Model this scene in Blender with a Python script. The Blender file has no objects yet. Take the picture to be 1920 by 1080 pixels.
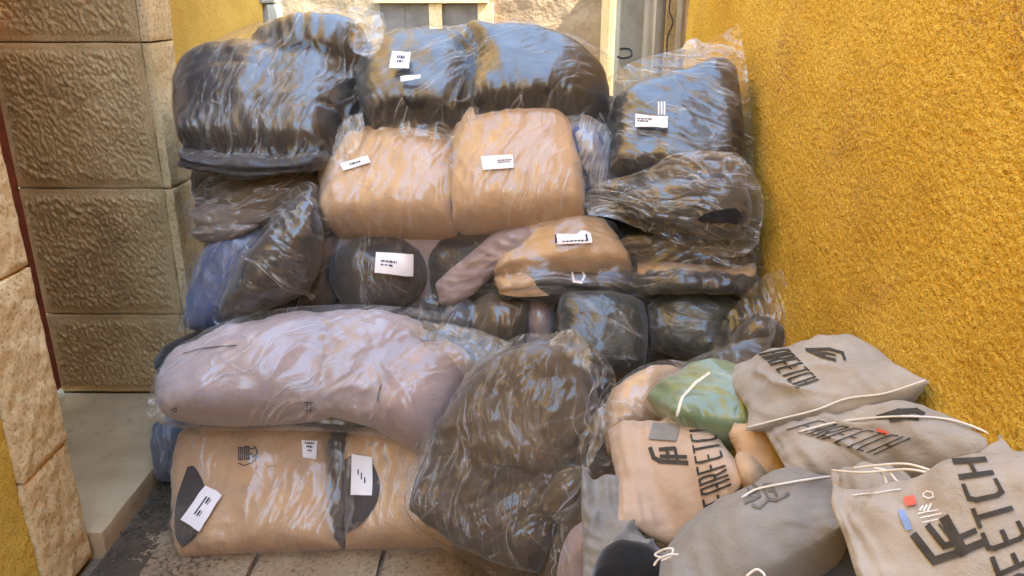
import bpy, bmesh, math, random
import numpy as np
from mathutils import Vector, Matrix
from mathutils.bvhtree import BVHTree

R = math.radians
random.seed(7)
S = bpy.context.scene
COL = S.collection

# ------------------------------------------------------------------ camera
PITCH, YAW = R(20.1), R(0.76)
CAMZ, FPX = 1.6, 1500.0
cam_d = bpy.data.cameras.new('camera')
cam_d.lens = 36.0 * FPX / 1920.0
cam_d.clip_start, cam_d.clip_end = 0.05, 400.0
cam = bpy.data.objects.new('camera', cam_d)
COL.objects.link(cam)
cam.location = (0, 0, CAMZ)
cam.rotation_euler = (R(90) - PITCH, 0, YAW)
S.camera = cam

# ------------------------------------------------------------------ sky, sun, exposure
SUN_EL, SUN_AZ = R(50), R(102)          # azimuth measured from +Y towards +X
w = bpy.data.worlds.new('World')
S.world = w
w.use_nodes = True
nt = w.node_tree
sky = nt.nodes.new('ShaderNodeTexSky')
sky.sky_type = 'NISHITA'
sky.sun_disc = False
sky.sun_elevation = SUN_EL
sky.sun_rotation = SUN_AZ
sky.air_density = 1.4
sky.dust_density = .4
bgn = nt.nodes['Background']
bgn.inputs['Strength'].default_value = 0.15
nt.links.new(sky.outputs[0], bgn.inputs[0])
sd = bpy.data.lights.new('sun', 'SUN')
sd.energy = 2.0
sd.angle = R(0.5)
sd.color = (1.0, 0.93, 0.82)
sun = bpy.data.objects.new('sun', sd)
COL.objects.link(sun)
tosun = Vector((math.sin(SUN_AZ) * math.cos(SUN_EL), math.cos(SUN_AZ) * math.cos(SUN_EL), math.sin(SUN_EL)))
sun.rotation_euler = tosun.to_track_quat('Z', 'Y').to_euler()
S.view_settings.view_transform = 'Standard'
S.view_settings.look = 'None'
S.view_settings.gamma = 1.0
S.view_settings.use_curve_mapping = False
S.view_settings.exposure = 3.6
S.cycles.max_bounces = 12
S.cycles.diffuse_bounces = 6
S.cycles.glossy_bounces = 5
S.cycles.transparent_max_bounces = 24
S.cycles.transmission_bounces = 6
S.cycles.use_denoising = True
S.cycles.sample_clamp_indirect = 4.0

# ------------------------------------------------------------------ geometry helpers
CT, ST = math.cos(PITCH), math.sin(PITCH)
CY, SY = math.cos(YAW), math.sin(YAW)


def ray(px, py):
    """directions through photograph pixels, scaled so that the forward part is 1 per metre of depth"""
    px = np.asarray(px, float); py = np.asarray(py, float)
    x = (px - 960.0) / FPX
    d = (py - 540.0) / FPX
    fy = CT - d * ST
    fz = -ST - d * CT
    return np.stack([x * CY - fy * SY, x * SY + fy * CY, fz], -1)


def at(px, py, Y):
    d = ray(px, py)
    t = np.asarray(Y, float) / d[..., 1]
    return d * t[..., None] + np.array([0, 0, CAMZ])


_rs = np.random.RandomState(3)
_perm = np.concatenate([_rs.permutation(256)] * 3)
_grad = _rs.randn(256, 3)
_grad /= np.linalg.norm(_grad, axis=1)[:, None]


def noise3(p):
    p = np.asarray(p, float)
    i = np.floor(p).astype(int)
    f = p - i
    i &= 255
    u = f * f * f * (f * (f * 6 - 15) + 10)
    out = 0
    for dx in (0, 1):
        for dy in (0, 1):
            for dz in (0, 1):
                h = _perm[_perm[_perm[i[..., 0] + dx] + i[..., 1] + dy] + i[..., 2] + dz]
                g = _grad[h]
                dd = f - np.array([dx, dy, dz])
                v = (g * dd).sum(-1)
                wx = u[..., 0] if dx else 1 - u[..., 0]
                wy = u[..., 1] if dy else 1 - u[..., 1]
                wz = u[..., 2] if dz else 1 - u[..., 2]
                out = out + v * wx * wy * wz
    return out * 1.6


def ridged(p):
    return 1.0 - np.minimum(np.abs(noise3(p)) * 3.0, 1.0)


def new_mesh(name, V, F, mat=None, smooth=True, parent=None):
    me = bpy.data.meshes.new(name)
    V = np.asarray(V, np.float32)
    if isinstance(F, np.ndarray):
        k = F.shape[1]
        me.vertices.add(len(V)); me.vertices.foreach_set('co', V.ravel())
        me.loops.add(F.size); me.loops.foreach_set('vertex_index', F.ravel().astype(np.int32))
        me.polygons.add(len(F))
        me.polygons.foreach_set('loop_start', np.arange(0, F.size, k, dtype=np.int32))
        me.update(calc_edges=True)
    else:
        me.from_pydata([tuple(v) for v in V], [], F)
    if smooth:
        me.polygons.foreach_set('use_smooth', np.ones(len(me.polygons), bool))
    me.update()
    if mat: me.materials.append(mat)
    o = bpy.data.objects.new(name, me)
    COL.objects.link(o)
    if parent is not None:
        o.parent = parent
        o.matrix_parent_inverse = Matrix.Translation(-parent.location)
    return o


def tag(o, label=None, cat=None, group=None, kind=None):
    if label: o['label'] = label
    if cat: o['category'] = cat
    if group: o['group'] = group
    if kind: o['kind'] = kind
    return o


def empty(name, loc, label, cat, group=None):
    o = bpy.data.objects.new(name, None)
    o.location = loc
    o.empty_display_size = 0.1
    COL.objects.link(o)
    return tag(o, label, cat, group)


def grid_faces(nu, nv, off=0, flip=False):
    i, j = np.meshgrid(np.arange(nu), np.arange(nv), indexing='ij')
    a = i * (nv + 1) + j
    f = np.stack([a, a + 1, a + nv + 2, a + nv + 1], -1).reshape(-1, 4) + off
    return f[:, ::-1].copy() if flip else f


def crom(pts, n):
    """Catmull-Rom through pts, resampled to n+1 points at equal arc length"""
    pts = np.asarray(pts, float)
    if len(pts) == 2:
        t = np.linspace(0, 1, n + 1)[:, None]
        return pts[0] * (1 - t) + pts[1] * t
    e = np.vstack([2 * pts[0] - pts[1], pts, 2 * pts[-1] - pts[-2]])
    out = []
    for k in range(len(pts) - 1):
        p0, p1, p2, p3 = e[k:k + 4]
        t = np.linspace(0, 1, 16, endpoint=False)[:, None]
        out.append(0.5 * (2 * p1 + (p2 - p0) * t + (2 * p0 - 5 * p1 + 4 * p2 - p3) * t * t + (3 * p1 - p0 - 3 * p2 + p3) * t ** 3))
    out.append(pts[-1:])
    c = np.vstack(out)
    s = np.concatenate([[0], np.cumsum(np.linalg.norm(np.diff(c, axis=0), axis=1))])
    q = np.linspace(0, s[-1], n + 1)
    return np.stack([np.interp(q, s, c[:, k]) for k in range(c.shape[1])], -1)


def parse(o):
    pts, cor = [], []
    for tk in o.split():
        if tk.endswith('*'):
            cor.append(len(pts)); tk = tk[:-1]
        pts.append([float(v) for v in tk.split(',')])
    pts = np.array(pts)
    assert len(cor) == 4 and cor[0] == 0, o
    a, b, c, d = cor
    top = pts[a:b + 1]; right = pts[b:c + 1]; bot = pts[c:d + 1][::-1]; left = np.vstack([pts[d:], pts[:1]])[::-1]
    return top, right, bot, left


def coons(o, u, v):
    top, right, bot, left = parse(o) if isinstance(o, str) else o
    K = 200
    T, B, L, Rr = crom(top, K), crom(bot, K), crom(left, K), crom(right, K)
    q = np.linspace(0, 1, K + 1)
    f = lambda C, s: np.stack([np.interp(s, q, C[:, k]) for k in range(2)], -1)
    Tu, Bu, Lv, Rv = f(T, u)[:, None], f(B, u)[:, None], f(L, v)[None], f(Rr, v)[None]
    U, V = u[:, None, None], v[None, :, None]
    return (1 - V) * Tu + V * Bu + (1 - U) * Lv + U * Rv - ((1 - U) * (1 - V) * T[0] + U * (1 - V) * T[-1] + (1 - U) * V * B[0] + U * V * B[-1])


def normals(P):
    a = np.gradient(P, axis=0); b = np.gradient(P, axis=1)
    n = np.cross(b, a)
    return n / (np.linalg.norm(n, axis=-1, keepdims=True) + 1e-12)


def crumple(P, eu, ev, iters=30, N0=None, floor=0.002, stiff=0.5):
    """a sheet with too much material in u and/or v buckles into folds (position based)"""
    P = P.copy(); base = P.copy()
    nrm = normals(base)
    lu = np.linalg.norm(np.diff(P, axis=0), axis=-1) * (1 + eu)
    lv = np.linalg.norm(np.diff(P, axis=1), axis=-1) * (1 + ev)
    ld = np.linalg.norm(P[1:, 1:] - P[:-1, :-1], axis=-1) * (1 + (eu + ev) / 2)
    le = np.linalg.norm(P[1:, :-1] - P[:-1, 1:], axis=-1) * (1 + (eu + ev) / 2)

    def fix(A, B, L, s):
        d = B - A
        l = np.linalg.norm(d, axis=-1, keepdims=True) + 1e-9
        c = d * (0.5 * s * (1 - L[..., None] / l))
        A += c; B -= c
    for it in range(iters):
        for k in (0, 1):
            m = (P.shape[0] - 1 - k) // 2
            fix(P[k:k + 2 * m:2], P[k + 1:k + 1 + 2 * m:2], lu[k:k + 2 * m:2], 1.0)
            m = (P.shape[1] - 1 - k) // 2
            fix(P[:, k:k + 2 * m:2], P[:, k + 1:k + 1 + 2 * m:2], lv[:, k:k + 2 * m:2], 1.0)
        for k in (0, 1):
            m = (P.shape[0] - 1 - k) // 2
            fix(P[k:k + 2 * m:2, :-1], P[k + 1:k + 1 + 2 * m:2, 1:], ld[k:k + 2 * m:2], stiff)
            fix(P[k + 1:k + 1 + 2 * m:2, :-1], P[k:k + 2 * m:2, 1:], le[k:k + 2 * m:2], stiff)
        # bending: pull towards the neighbours' mean
        mid = (P[:-2, 1:-1] + P[2:, 1:-1] + P[1:-1, :-2] + P[1:-1, 2:]) / 4
        P[1:-1, 1:-1] += (mid - P[1:-1, 1:-1]) * 0.10
        # do not sink into what is inside
        h = ((P - base) * nrm).sum(-1)
        low = np.minimum(h + floor, 0)
        P -= nrm * low[..., None]
        P[0], P[-1], P[:, 0], P[:, -1] = base[0], base[-1], base[:, 0], base[:, -1]
    return P


class Sheet:
    pass


SEED = [0]


def inflated(name, mat, outline, Y, front, back, p=2.4, ep=0.5, cell=0.006, lump=0.006, lump_l=0.16,
             fold=0.0, fold_l=(0.22, 0.03), fdir=0.0, fine=0.0, fine_l=(0.10, 0.014), pucker=0.0, pucker_l=0.03,
             pinch=(), ex=(0, 0), iters=30, edge=0.0, parent=None, smooth_corner=0.0, sag=None, bend=None, seed=None, over=None, off=.005, span=90, layers=0, layer_amp=.012, grow=9):
    """a filled bag: an outline (four sides) standing at distances Y, bulged to both sides, with folds"""
    SEED[0] += 1
    sd_ = SEED[0] * 13.37 if seed is None else seed
    Y = np.asarray(Y if hasattr(Y, '__len__') else [Y] * 4, float)
    T, Rr, B, L = parse(outline)
    if over:
        cc = np.vstack([T, Rr, B, L]).mean(0)
        def gw(A):
            d = A - cc
            return A + d / (np.linalg.norm(d, axis=1, keepdims=True) + 1e-6) * grow
        T, Rr, B, L = gw(T), gw(Rr), gw(B), gw(L)
    wq = at(*(np.vstack([T, B[::-1]]).T), Y.mean())
    # rough size
    c0 = at(T[0][0], T[0][1], Y[0]); c1 = at(T[-1][0], T[-1][1], Y[1]); c2 = at(B[-1][0], B[-1][1], Y[2]); c3 = at(B[0][0], B[0][1], Y[3])
    e = lambda A: np.linalg.norm(np.diff(at(A[:, 0], A[:, 1], Y.mean()), axis=0), axis=1).sum()
    lu = max(e(T), e(B), np.linalg.norm(c1 - c0)) ; lv = max(e(L), e(Rr), np.linalg.norm(c3 - c0))
    nu = int(np.clip(lu / cell, 12, 190)); nv = int(np.clip(lv / cell, 12, 150))
    lin = lambda n: np.linspace(0, 1, n + 1)
    cs = lambda n: 0.45 * lin(n) + 0.55 * (0.5 - 0.5 * np.cos(np.pi * lin(n)))
    u, v = cs(nu), cs(nv)
    G = coons((T, Rr, B, L), u, v)
    U, V = u[:, None], v[None, :]
    YY = Y[0] * (1 - U) * (1 - V) + Y[1] * U * (1 - V) + Y[2] * U * V + Y[3] * (1 - U) * V
    P = at(G[..., 0], G[..., 1], YY)
    if bend: P = P + np.array([0, 1, 0]) * (bend * (1 - (2 * U - 1) ** 2))[..., None]
    a = P[-1].mean(0) - P[0].mean(0); b = P[:, -1].mean(0) - P[:, 0].mean(0)
    N = np.cross(b, a); N /= np.linalg.norm(N)
    if N @ (np.array([0, 0, CAMZ]) - P.reshape(-1, 3).mean(0)) < 0: N = -N
    e1 = a / np.linalg.norm(a); e2 = np.cross(N, e1)
    pu, pv = p if hasattr(p, '__len__') else (p, p)
    prof = (np.clip(1 - np.abs(2 * U - 1) ** pu, 0, 1) ** ep) * (np.clip(1 - np.abs(2 * V - 1) ** pv, 0, 1) ** ep)
    m = np.clip(prof * 1.6, 0, 1)
    q = np.stack([P @ e1, P @ e2, np.full(P.shape[:2], sd_)], -1)
    c, s = math.cos(R(fdir)), math.sin(R(fdir))
    qr = np.stack([q[..., 0] * c + q[..., 1] * s, -q[..., 0] * s + q[..., 1] * c, q[..., 2]], -1)
    qr[..., 1] += 0.035 * noise3(q * [5, 5, 1] + 5) + 0.012 * noise3(q * [14, 14, 1] + 9)
    hb = front * prof
    if over:      # film drawn tight over what is inside, bridging the hollows like a stretched sheet
        hc = np.full(P.shape[:2], -1.0)
        dv = Vector(-N)
        flat = P.reshape(-1, 3) + N * .8
        hv = hc.ravel()
        for s_ in over:
            for k_, pt in enumerate(flat):
                r_ = s_.fbvh.ray_cast(Vector(pt), dv)
                if r_[0] is not None:
                    hh = .8 - r_[3]
                    if hh > hv[k_]: hv[k_] = hh
        hc = hv.reshape(hc.shape)
        rimw = np.clip(np.minimum(np.minimum(U, 1 - U) * lu, np.minimum(V, 1 - V) * lv) / .012, 0, 1)
        lowb = np.where(hc > -.5, hc + off, -.5)
        H = np.maximum(lowb, .0) * rimw
        for _ in range(span):
            Hm = H.copy()
            Hm[1:-1, 1:-1] = (H[:-2, 1:-1] + H[2:, 1:-1] + H[1:-1, :-2] + H[1:-1, 2:]) / 4
            H = np.maximum(Hm, lowb * rimw)
        for _ in range(3):
            H[1:-1, 1:-1] = .5 * H[1:-1, 1:-1] + .125 * (H[:-2, 1:-1] + H[2:, 1:-1] + H[1:-1, :-2] + H[1:-1, 2:])
        hb = H
        free = np.clip((hb - np.maximum(hc, 0)) / .02, 0, 1)       # loose film away from the cloth folds more
        m = np.clip(rimw, 0, 1) * (.55 + .6 * free)
    Fp = P + N * hb[..., None]
    nn = normals(Fp)
    sg = np.sign((nn * N).sum(-1).mean()) or 1
    nn = nn * sg
    h = lump * noise3(q / [lump_l, lump_l, 1]) * 1.6
    h = h + lump * 0.5 * noise3(q / [lump_l * .45, lump_l * .45, 1] + 3)
    if fold:
        am = np.clip(0.12 + 2.2 * noise3(q * [4.2, 4.2, 1] + 31), 0.03, 1.5)
        h = h + fold * am * (ridged(qr / [fold_l[0], fold_l[1], 1]) ** 2 - 0.35)
        qq = np.stack([q[..., 0] * math.cos(R(fdir + 38)) + q[..., 1] * math.sin(R(fdir + 38)),
                       -q[..., 0] * math.sin(R(fdir + 38)) + q[..., 1] * math.cos(R(fdir + 38)), q[..., 2] + 7], -1)
        h = h + 0.6 * fold * np.clip(noise3(q * [4, 4, 1] + 77) * 2, 0, 1) * (ridged(qq / [fold_l[0] * .8, fold_l[1], 1]) ** 2 - 0.3)
    if layers:     # edges of folded cloth lying one on the other
        vv = V * layers + .25 * noise3(q * [5, 1, 1] + 11) + 0 * U
        gdist = np.abs(vv - np.round(vv)) / layers * lv
        h = h - layer_amp * np.exp(-(gdist / .006) ** 2) * (np.round(vv) > 0.5) * (np.round(vv) < layers - .5)
        h = h + layer_amp * .6 * noise3(np.stack([0 * U + 0 * V, np.floor(vv) * 3.7, 0 * vv + sd_], -1))
    if fine:
        h = h + fine * np.clip(0.05 + 2.2 * noise3(q * [5.5, 5.5, 1] + 51), 0.0, 1.6) * (ridged(qr / [fine_l[0], fine_l[1], 1]) ** 2 - 0.3)
    su = np.linspace(0, lu, nu + 1)[:, None] + 0 * V; sv = np.linspace(0, lv, nv + 1)[None, :] + 0 * U
    if pucker:
        pk = noise3(np.stack([su / pucker_l, sv * 3, 0 * su + sd_], -1)) * (np.exp(-sv / .06) + np.exp(-(lv - sv) / .06))
        pk = pk + noise3(np.stack([su * 3, sv / pucker_l, 0 * su + sd_ + 5], -1)) * (np.exp(-su / .06) + np.exp(-(lu - su) / .06))
        h = h + pucker * 2 * pk
    for (pu_, pv_, am_, r0_) in pinch:
        dx, dy = su - pu_ * lu, sv - pv_ * lv
        rr = np.hypot(dx, dy) + 1e-4; an = np.arctan2(dy, dx)
        fan = noise3(np.stack([np.cos(an) * 5, np.sin(an) * 5, rr * 2 + sd_], -1))
        sec = np.clip(.25 + 1.6 * noise3(np.stack([np.cos(an) * 1.1 + 3, np.sin(an) * 1.1, 0 * rr + sd_ + 2], -1)), 0, 1)
        fan = fan + .5 * noise3(np.stack([np.cos(an) * 13, np.sin(an) * 13, rr * 5 + sd_], -1))
        h = h + am_ * .75 * fan * sec * np.exp(-rr / (r0_ * 1.3)) * np.clip(rr / 0.05, 0, 1)
        Fp = Fp - N * (am_ * .5 * np.exp(-(rr / 0.045) ** 2) * m)[..., None]
    Fp = Fp + nn * (h * m)[..., None]
    if edge:   # uneven outline
        w_ = edge * noise3(np.stack([P[..., 0] * 22, P[..., 1] * 9, P[..., 2] * 22 + sd_], -1))
        Fp = Fp + N * (w_ * (1 - m))[..., None]
    if ex[0] or ex[1]:
        Fp = crumple(Fp, ex[0], ex[1], iters)
    if over:
        hf = ((Fp - P) * N).sum(-1)
        need = np.maximum(np.where(hc > -.5, hc + .003, -.5) * rimw - hf, 0)
        Fp = Fp + N * need[..., None]
    Bp = P - N * (back * prof)[..., None]
    # back shares the rim
    Bp[0], Bp[-1], Bp[:, 0], Bp[:, -1] = Fp[0], Fp[-1], Fp[:, 0], Fp[:, -1]
    st = 3
    n1 = (nu + 1) * (nv + 1)
    V_ = np.vstack([Fp.reshape(-1, 3), Bp.reshape(-1, 3)])
    f1 = grid_faces(nu, nv); f2 = grid_faces(nu, nv, 0, True) + n1
    # weld rim of the back to the front
    idx = np.arange(2 * n1)
    rim = np.zeros((nu + 1, nv + 1), bool); rim[0] = rim[-1] = True; rim[:, 0] = rim[:, -1] = True
    rim = rim.ravel()
    idx[n1:][rim] = idx[:n1][rim]
    F = np.vstack([f1, f2])
    F = idx[F]
    used = np.zeros(2 * n1, bool); used[F.ravel()] = True
    remap = np.cumsum(used) - 1
    V_ = V_[used]; F = remap[F]
    # outward orientation
    if sg < 0: pass
    t = (normals(Fp) * N).sum(-1).mean()
    a0 = V_[F[len(f1) // 2]]
    fn = np.cross(a0[1] - a0[0], a0[2] - a0[1])
    if fn @ N < 0: F = F[:, ::-1].copy()
    o = new_mesh(name, V_, F, mat, parent=parent)
    qr[..., 0] += .05 * noise3(q * [3, 3, 1] + 41)
    qr[..., 1] += .035 * noise3(q * [3, 3, 1] + 61)
    uvv = np.concatenate([qr[..., :2].reshape(-1, 2)] * 2)[used] + sd_ % 7
    o.data.uv_layers.new(name='flat').data.foreach_set('uv', uvv[F.ravel()].astype(np.float32).ravel())
    sh = Sheet(); sh.o = o; sh.V = V_; sh.F = F; sh.N = N; sh.front = Fp
    sh.c = P.reshape(-1, 3).mean(0)
    ff = grid_faces(nu, nv)
    sh.fbvh = BVHTree.FromPolygons([tuple(x) for x in V_.tolist()], [tuple(x) for x in F.tolist()])
    sh.bvh = BVHTree.FromPolygons([tuple(x) for x in Fp.reshape(-1, 3)], [tuple(x) for x in ff.tolist()])
    return sh


CAMV = Vector((0, 0, CAMZ))


def hit(sh, px, py, lift=0.0015):
    d = Vector(ray(px, py)).normalized()
    for s in (sh if isinstance(sh, (list, tuple)) else [sh]):
        loc, nor, i, dist = s.bvh.ray_cast(CAMV, d)
        if loc is not None:
            if nor.dot(d) > 0: nor = -nor
            return loc + nor * lift - d * lift * 0.7
    return None


def decal(name, mat, sh, quads, parent, lift=0.0015, seg=6, smooth=True):
    """print or sticker: photograph-pixel quads laid onto the surface of a bag"""
    V, F = [], []
    for q in quads:
        q = np.asarray(q, float)
        lu = max(np.linalg.norm(q[1] - q[0]), np.linalg.norm(q[2] - q[3]))
        lv = max(np.linalg.norm(q[3] - q[0]), np.linalg.norm(q[2] - q[1]))
        n, m = max(1, int(lu / seg)), max(1, int(lv / seg))
        rows = {}
        for i in range(n + 1):
            for j in range(m + 1):
                a, b = i / n, j / m
                p = q[0] * (1 - a) * (1 - b) + q[1] * a * (1 - b) + q[2] * a * b + q[3] * (1 - a) * b
                h = hit(sh, p[0], p[1], lift)
                if h is not None:
                    rows[i, j] = len(V); V.append(h)
        for i in range(n):
            for j in range(m):
                k = [(i, j), (i, j + 1), (i + 1, j + 1), (i + 1, j)]
                if all(x in rows for x in k): F.append([rows[x] for x in k])
    if not F: return None
    return new_mesh(name, [tuple(v) for v in V], F, mat, smooth=smooth, parent=parent)


def patch(name, mat, sh, outline, parent, lift=0.002, n=26):
    """a panel of other cloth on a bundle, with a curved outline"""
    u = np.linspace(0, 1, n + 1)
    G = coons(outline, u, u)
    V, ok = [], {}
    for i in range(n + 1):
        for j in range(n + 1):
            h = hit(sh, G[i, j, 0], G[i, j, 1], lift)
            if h is not None: ok[i, j] = len(V); V.append(tuple(h))
    F = [[ok[k] for k in ((i, j), (i, j + 1), (i + 1, j + 1), (i + 1, j))] for i in range(n) for j in range(n)
         if all(k in ok for k in ((i, j), (i, j + 1), (i + 1, j + 1), (i + 1, j)))]
    if F: return new_mesh(name, V, F, mat, parent=parent)


# ------------------------------------------------------------------ lettering drawn with strokes
GL = {  # polylines in a unit box, y up
    'F': [[(0, 0), (0, 1), (1, 1)], [(0, .5), (.75, .5)]],
    'A': [[(0, 0), (0, .8), (.25, 1), (1, 1), (1, 0)], [(.45, .45), (1, .45)]],
    'R': [[(0, 0), (0, 1), (.85, 1), (1, .85), (1, .6), (.8, .45), (.35, .45)], [(.6, .45), (1, 0)]],
    'E': [[(1, 1), (.15, 1), (0, .85), (0, .15), (.15, 0), (1, 0)], [(0, .5), (.8, .5)]],
    'T': [[(0, 1), (1, 1)], [(.5, 1), (.5, 0)]],
    'C': [[(1, 1), (.2, 1), (0, .8), (0, .2), (.2, 0), (1, 0)]],
    'H': [[(0, 0), (0, 1)], [(1, 0), (1, 1)], [(0, .5), (1, .5)]],
    'B': [[(0, 0), (0, 1), (.8, 1), (1, .85), (1, .62), (.8, .5), (0, .5)], [(.8, .5), (1, .35), (1, .15), (.8, 0), (0, 0)]],
    '8': [[(0, .1), (0, .9), (1, .9), (1, .1), (0, .1)], [(0, .5), (1, .5)]],
    '@': [[(1.0, .5), (.85, .85), (.5, 1), (.15, .85), (0, .5), (.15, .15), (.5, 0), (.85, .15), (1, .5)]],
    # emblem: two interlocked angular letters
    'l': [[(0, 0), (0, 1)]],
    '-': [[(0, .5), (1, .5)]],
}


def strokes(text, quad, wfrac=0.16, gap=0.75, thick=None):
    """text laid in a pixel quad: q0 = left top, q1 = right top, q2 = right bottom, q3 = left bottom of the line of text"""
    q = np.asarray(quad, float)
    n = len(text)
    cw = 1.0 / (n + gap * (n - 1))
    out = []

    def mp(x, y):
        return q[0] * (1 - x) * y + q[1] * x * y + q[2] * x * (1 - y) + q[3] * (1 - x) * (1 - y)
    H = (np.linalg.norm(q[3] - q[0]) + np.linalg.norm(q[2] - q[1])) / 2
    W = (np.linalg.norm(q[1] - q[0]) + np.linalg.norm(q[2] - q[3])) / 2
    tx, ty = (thick or wfrac * H) / W / 2, (thick or wfrac * H) / H / 2
    tx *= 1.0
    for k, ch in enumerate(text):
        if ch == ' ': continue
        x0 = k * cw * (1 + gap)
        for pl in GL[ch]:
            if len(pl) < 2: continue
            pts = [(x0 + a * cw, b) for a, b in pl]
            for (ax, ay), (bx, by) in zip(pts[:-1], pts[1:]):
                dx, dy = (bx - ax) * W, (by - ay) * H
                L = math.hypot(dx, dy) or 1
                nx, ny = -dy / L, dx / L
                ex_, ey_ = dx / L * tx * .9, dy / L * ty * .9
                out.append([mp(ax + nx * tx - ex_, ay + ny * ty - ey_), mp(bx + nx * tx + ex_, by + ny * ty + ey_),
                            mp(bx - nx * tx + ex_, by - ny * ty + ey_), mp(ax - nx * tx - ex_, ay - ny * ty - ey_)])
    return out


def lettering(text, quad, sh, parent, mat, name='lettering', **k):
    return decal(name, mat, sh, strokes(text, quad, **k), parent, lift=0.0018, seg=5)


def sticker(sh, quad, parent, lines=(), lift=0.003, mat=None, bars=None):
    """white paper label with small print"""
    lb = decal('paper_label', mat or M['paper'], sh, [quad], parent, lift=lift, seg=8)
    if lb is None: return
    q = np.asarray(quad, float)
    mp = lambda x, y: q[0] * (1 - x) * (1 - y) + q[1] * x * (1 - y) + q[2] * x * y + q[3] * (1 - x) * y
    Q = []
    for (x0, y0, x1, y1) in lines:
        k = x0
        while k < x1 - .01:                       # broken up like words
            e_ = min(x1, k + random.uniform(.05, .13))
            Q.append([mp(k, y0), mp(e_, y0), mp(e_, y1), mp(k, y1)])
            k = e_ + .025
    if bars:
        x0, y0, x1, y1 = bars
        k = x0
        while k < x1:
            ww = random.choice([.008, .014, .02])
            Q.append([mp(k, y0), mp(k + ww, y0), mp(k + ww, y1), mp(k, y1)])
            k += ww + random.choice([.008, .012, .02])
    if Q:
        pr = decal('label_print', M['ink'], sh, Q, lb, lift=lift + .0012, seg=20)
        if pr: pr.matrix_parent_inverse = Matrix.Identity(4); pr.parent = lb


def emblem(sh, lines, th, parent, mat, name='emblem'):
    """printed mark from pixel polylines of a given pixel thickness"""
    Q = []
    for pl in lines:
        w_ = th
        if isinstance(pl[0], (int, float)): w_, pl = pl[0], pl[1]
        for a, b in zip(pl[:-1], pl[1:]):
            a, b = np.array(a, float), np.array(b, float)
            d = (b - a) / (np.linalg.norm(b - a) + 1e-6); n = np.array([-d[1], d[0]]) * w_ / 2
            a2, b2 = a - d * w_ * .4, b + d * w_ * .4
            Q.append([a2 + n, b2 + n, b2 - n, a2 - n])
    return decal(name, mat, sh, Q, parent, lift=.0018, seg=5)


# ------------------------------------------------------------------ materials
M = {}


def nm(name):
    m = bpy.data.materials.new(name); m.use_nodes = True
    t = m.node_tree
    for n in list(t.nodes): t.nodes.remove(n)
    out = t.nodes.new('ShaderNodeOutputMaterial')
    return m, t, out


def N_(t, kind, **k):
    n = t.nodes.new(kind)
    for a, b in k.items():
        if a.startswith('i_'): n.inputs[a[2:].replace('_', ' ')].default_value = b
        else: setattr(n, a, b)
    return n


def mapping(t, scale, rot=(0, 0, 0)):
    tc = N_(t, 'ShaderNodeTexCoord')
    mp = N_(t, 'ShaderNodeMapping')
    mp.inputs['Scale'].default_value = scale
    mp.inputs['Rotation'].default_value = rot
    t.links.new(tc.outputs['Object'], mp.inputs['Vector'])
    return mp.outputs[0]


def tex(t, vec, scale, detail=4, rough=.55, dist=0.0, kind=None):
    n = N_(t, 'ShaderNodeTexNoise')
    if kind: n.noise_type = kind
    n.inputs['Scale'].default_value = scale
    n.inputs['Detail'].default_value = detail
    n.inputs['Roughness'].default_value = rough
    n.inputs['Distortion'].default_value = dist
    t.links.new(vec, n.inputs['Vector'])
    return n.outputs['Fac']


def ramp(t, fac, stops):
    r = N_(t, 'ShaderNodeValToRGB')
    e = r.color_ramp.elements
    while len(e) < len(stops): e.new(0.5)
    for k, (p_, c_) in enumerate(stops):
        e[k].position = p_
        e[k].color = (c_[0], c_[1], c_[2], 1) if hasattr(c_, '__len__') else (c_, c_, c_, 1)
    t.links.new(fac, r.inputs[0])
    return r.outputs[0]


def mathn(t, op, a, b=None, c=None, clamp=False):
    n = N_(t, 'ShaderNodeMath', operation=op, use_clamp=clamp)
    for i, x in enumerate((a, b, c)):
        if x is None: continue
        if isinstance(x, (int, float)): n.inputs[i].default_value = x
        else: t.links.new(x, n.inputs[i])
    return n.outputs[0]


def bump(t, h, dist, strength=1.0, prev=None):
    b = N_(t, 'ShaderNodeBump')
    b.inputs['Strength'].default_value = strength
    b.inputs['Distance'].default_value = dist
    t.links.new(h, b.inputs['Height'])
    if prev is not None: t.links.new(prev, b.inputs['Normal'])
    return b.outputs[0]


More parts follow.
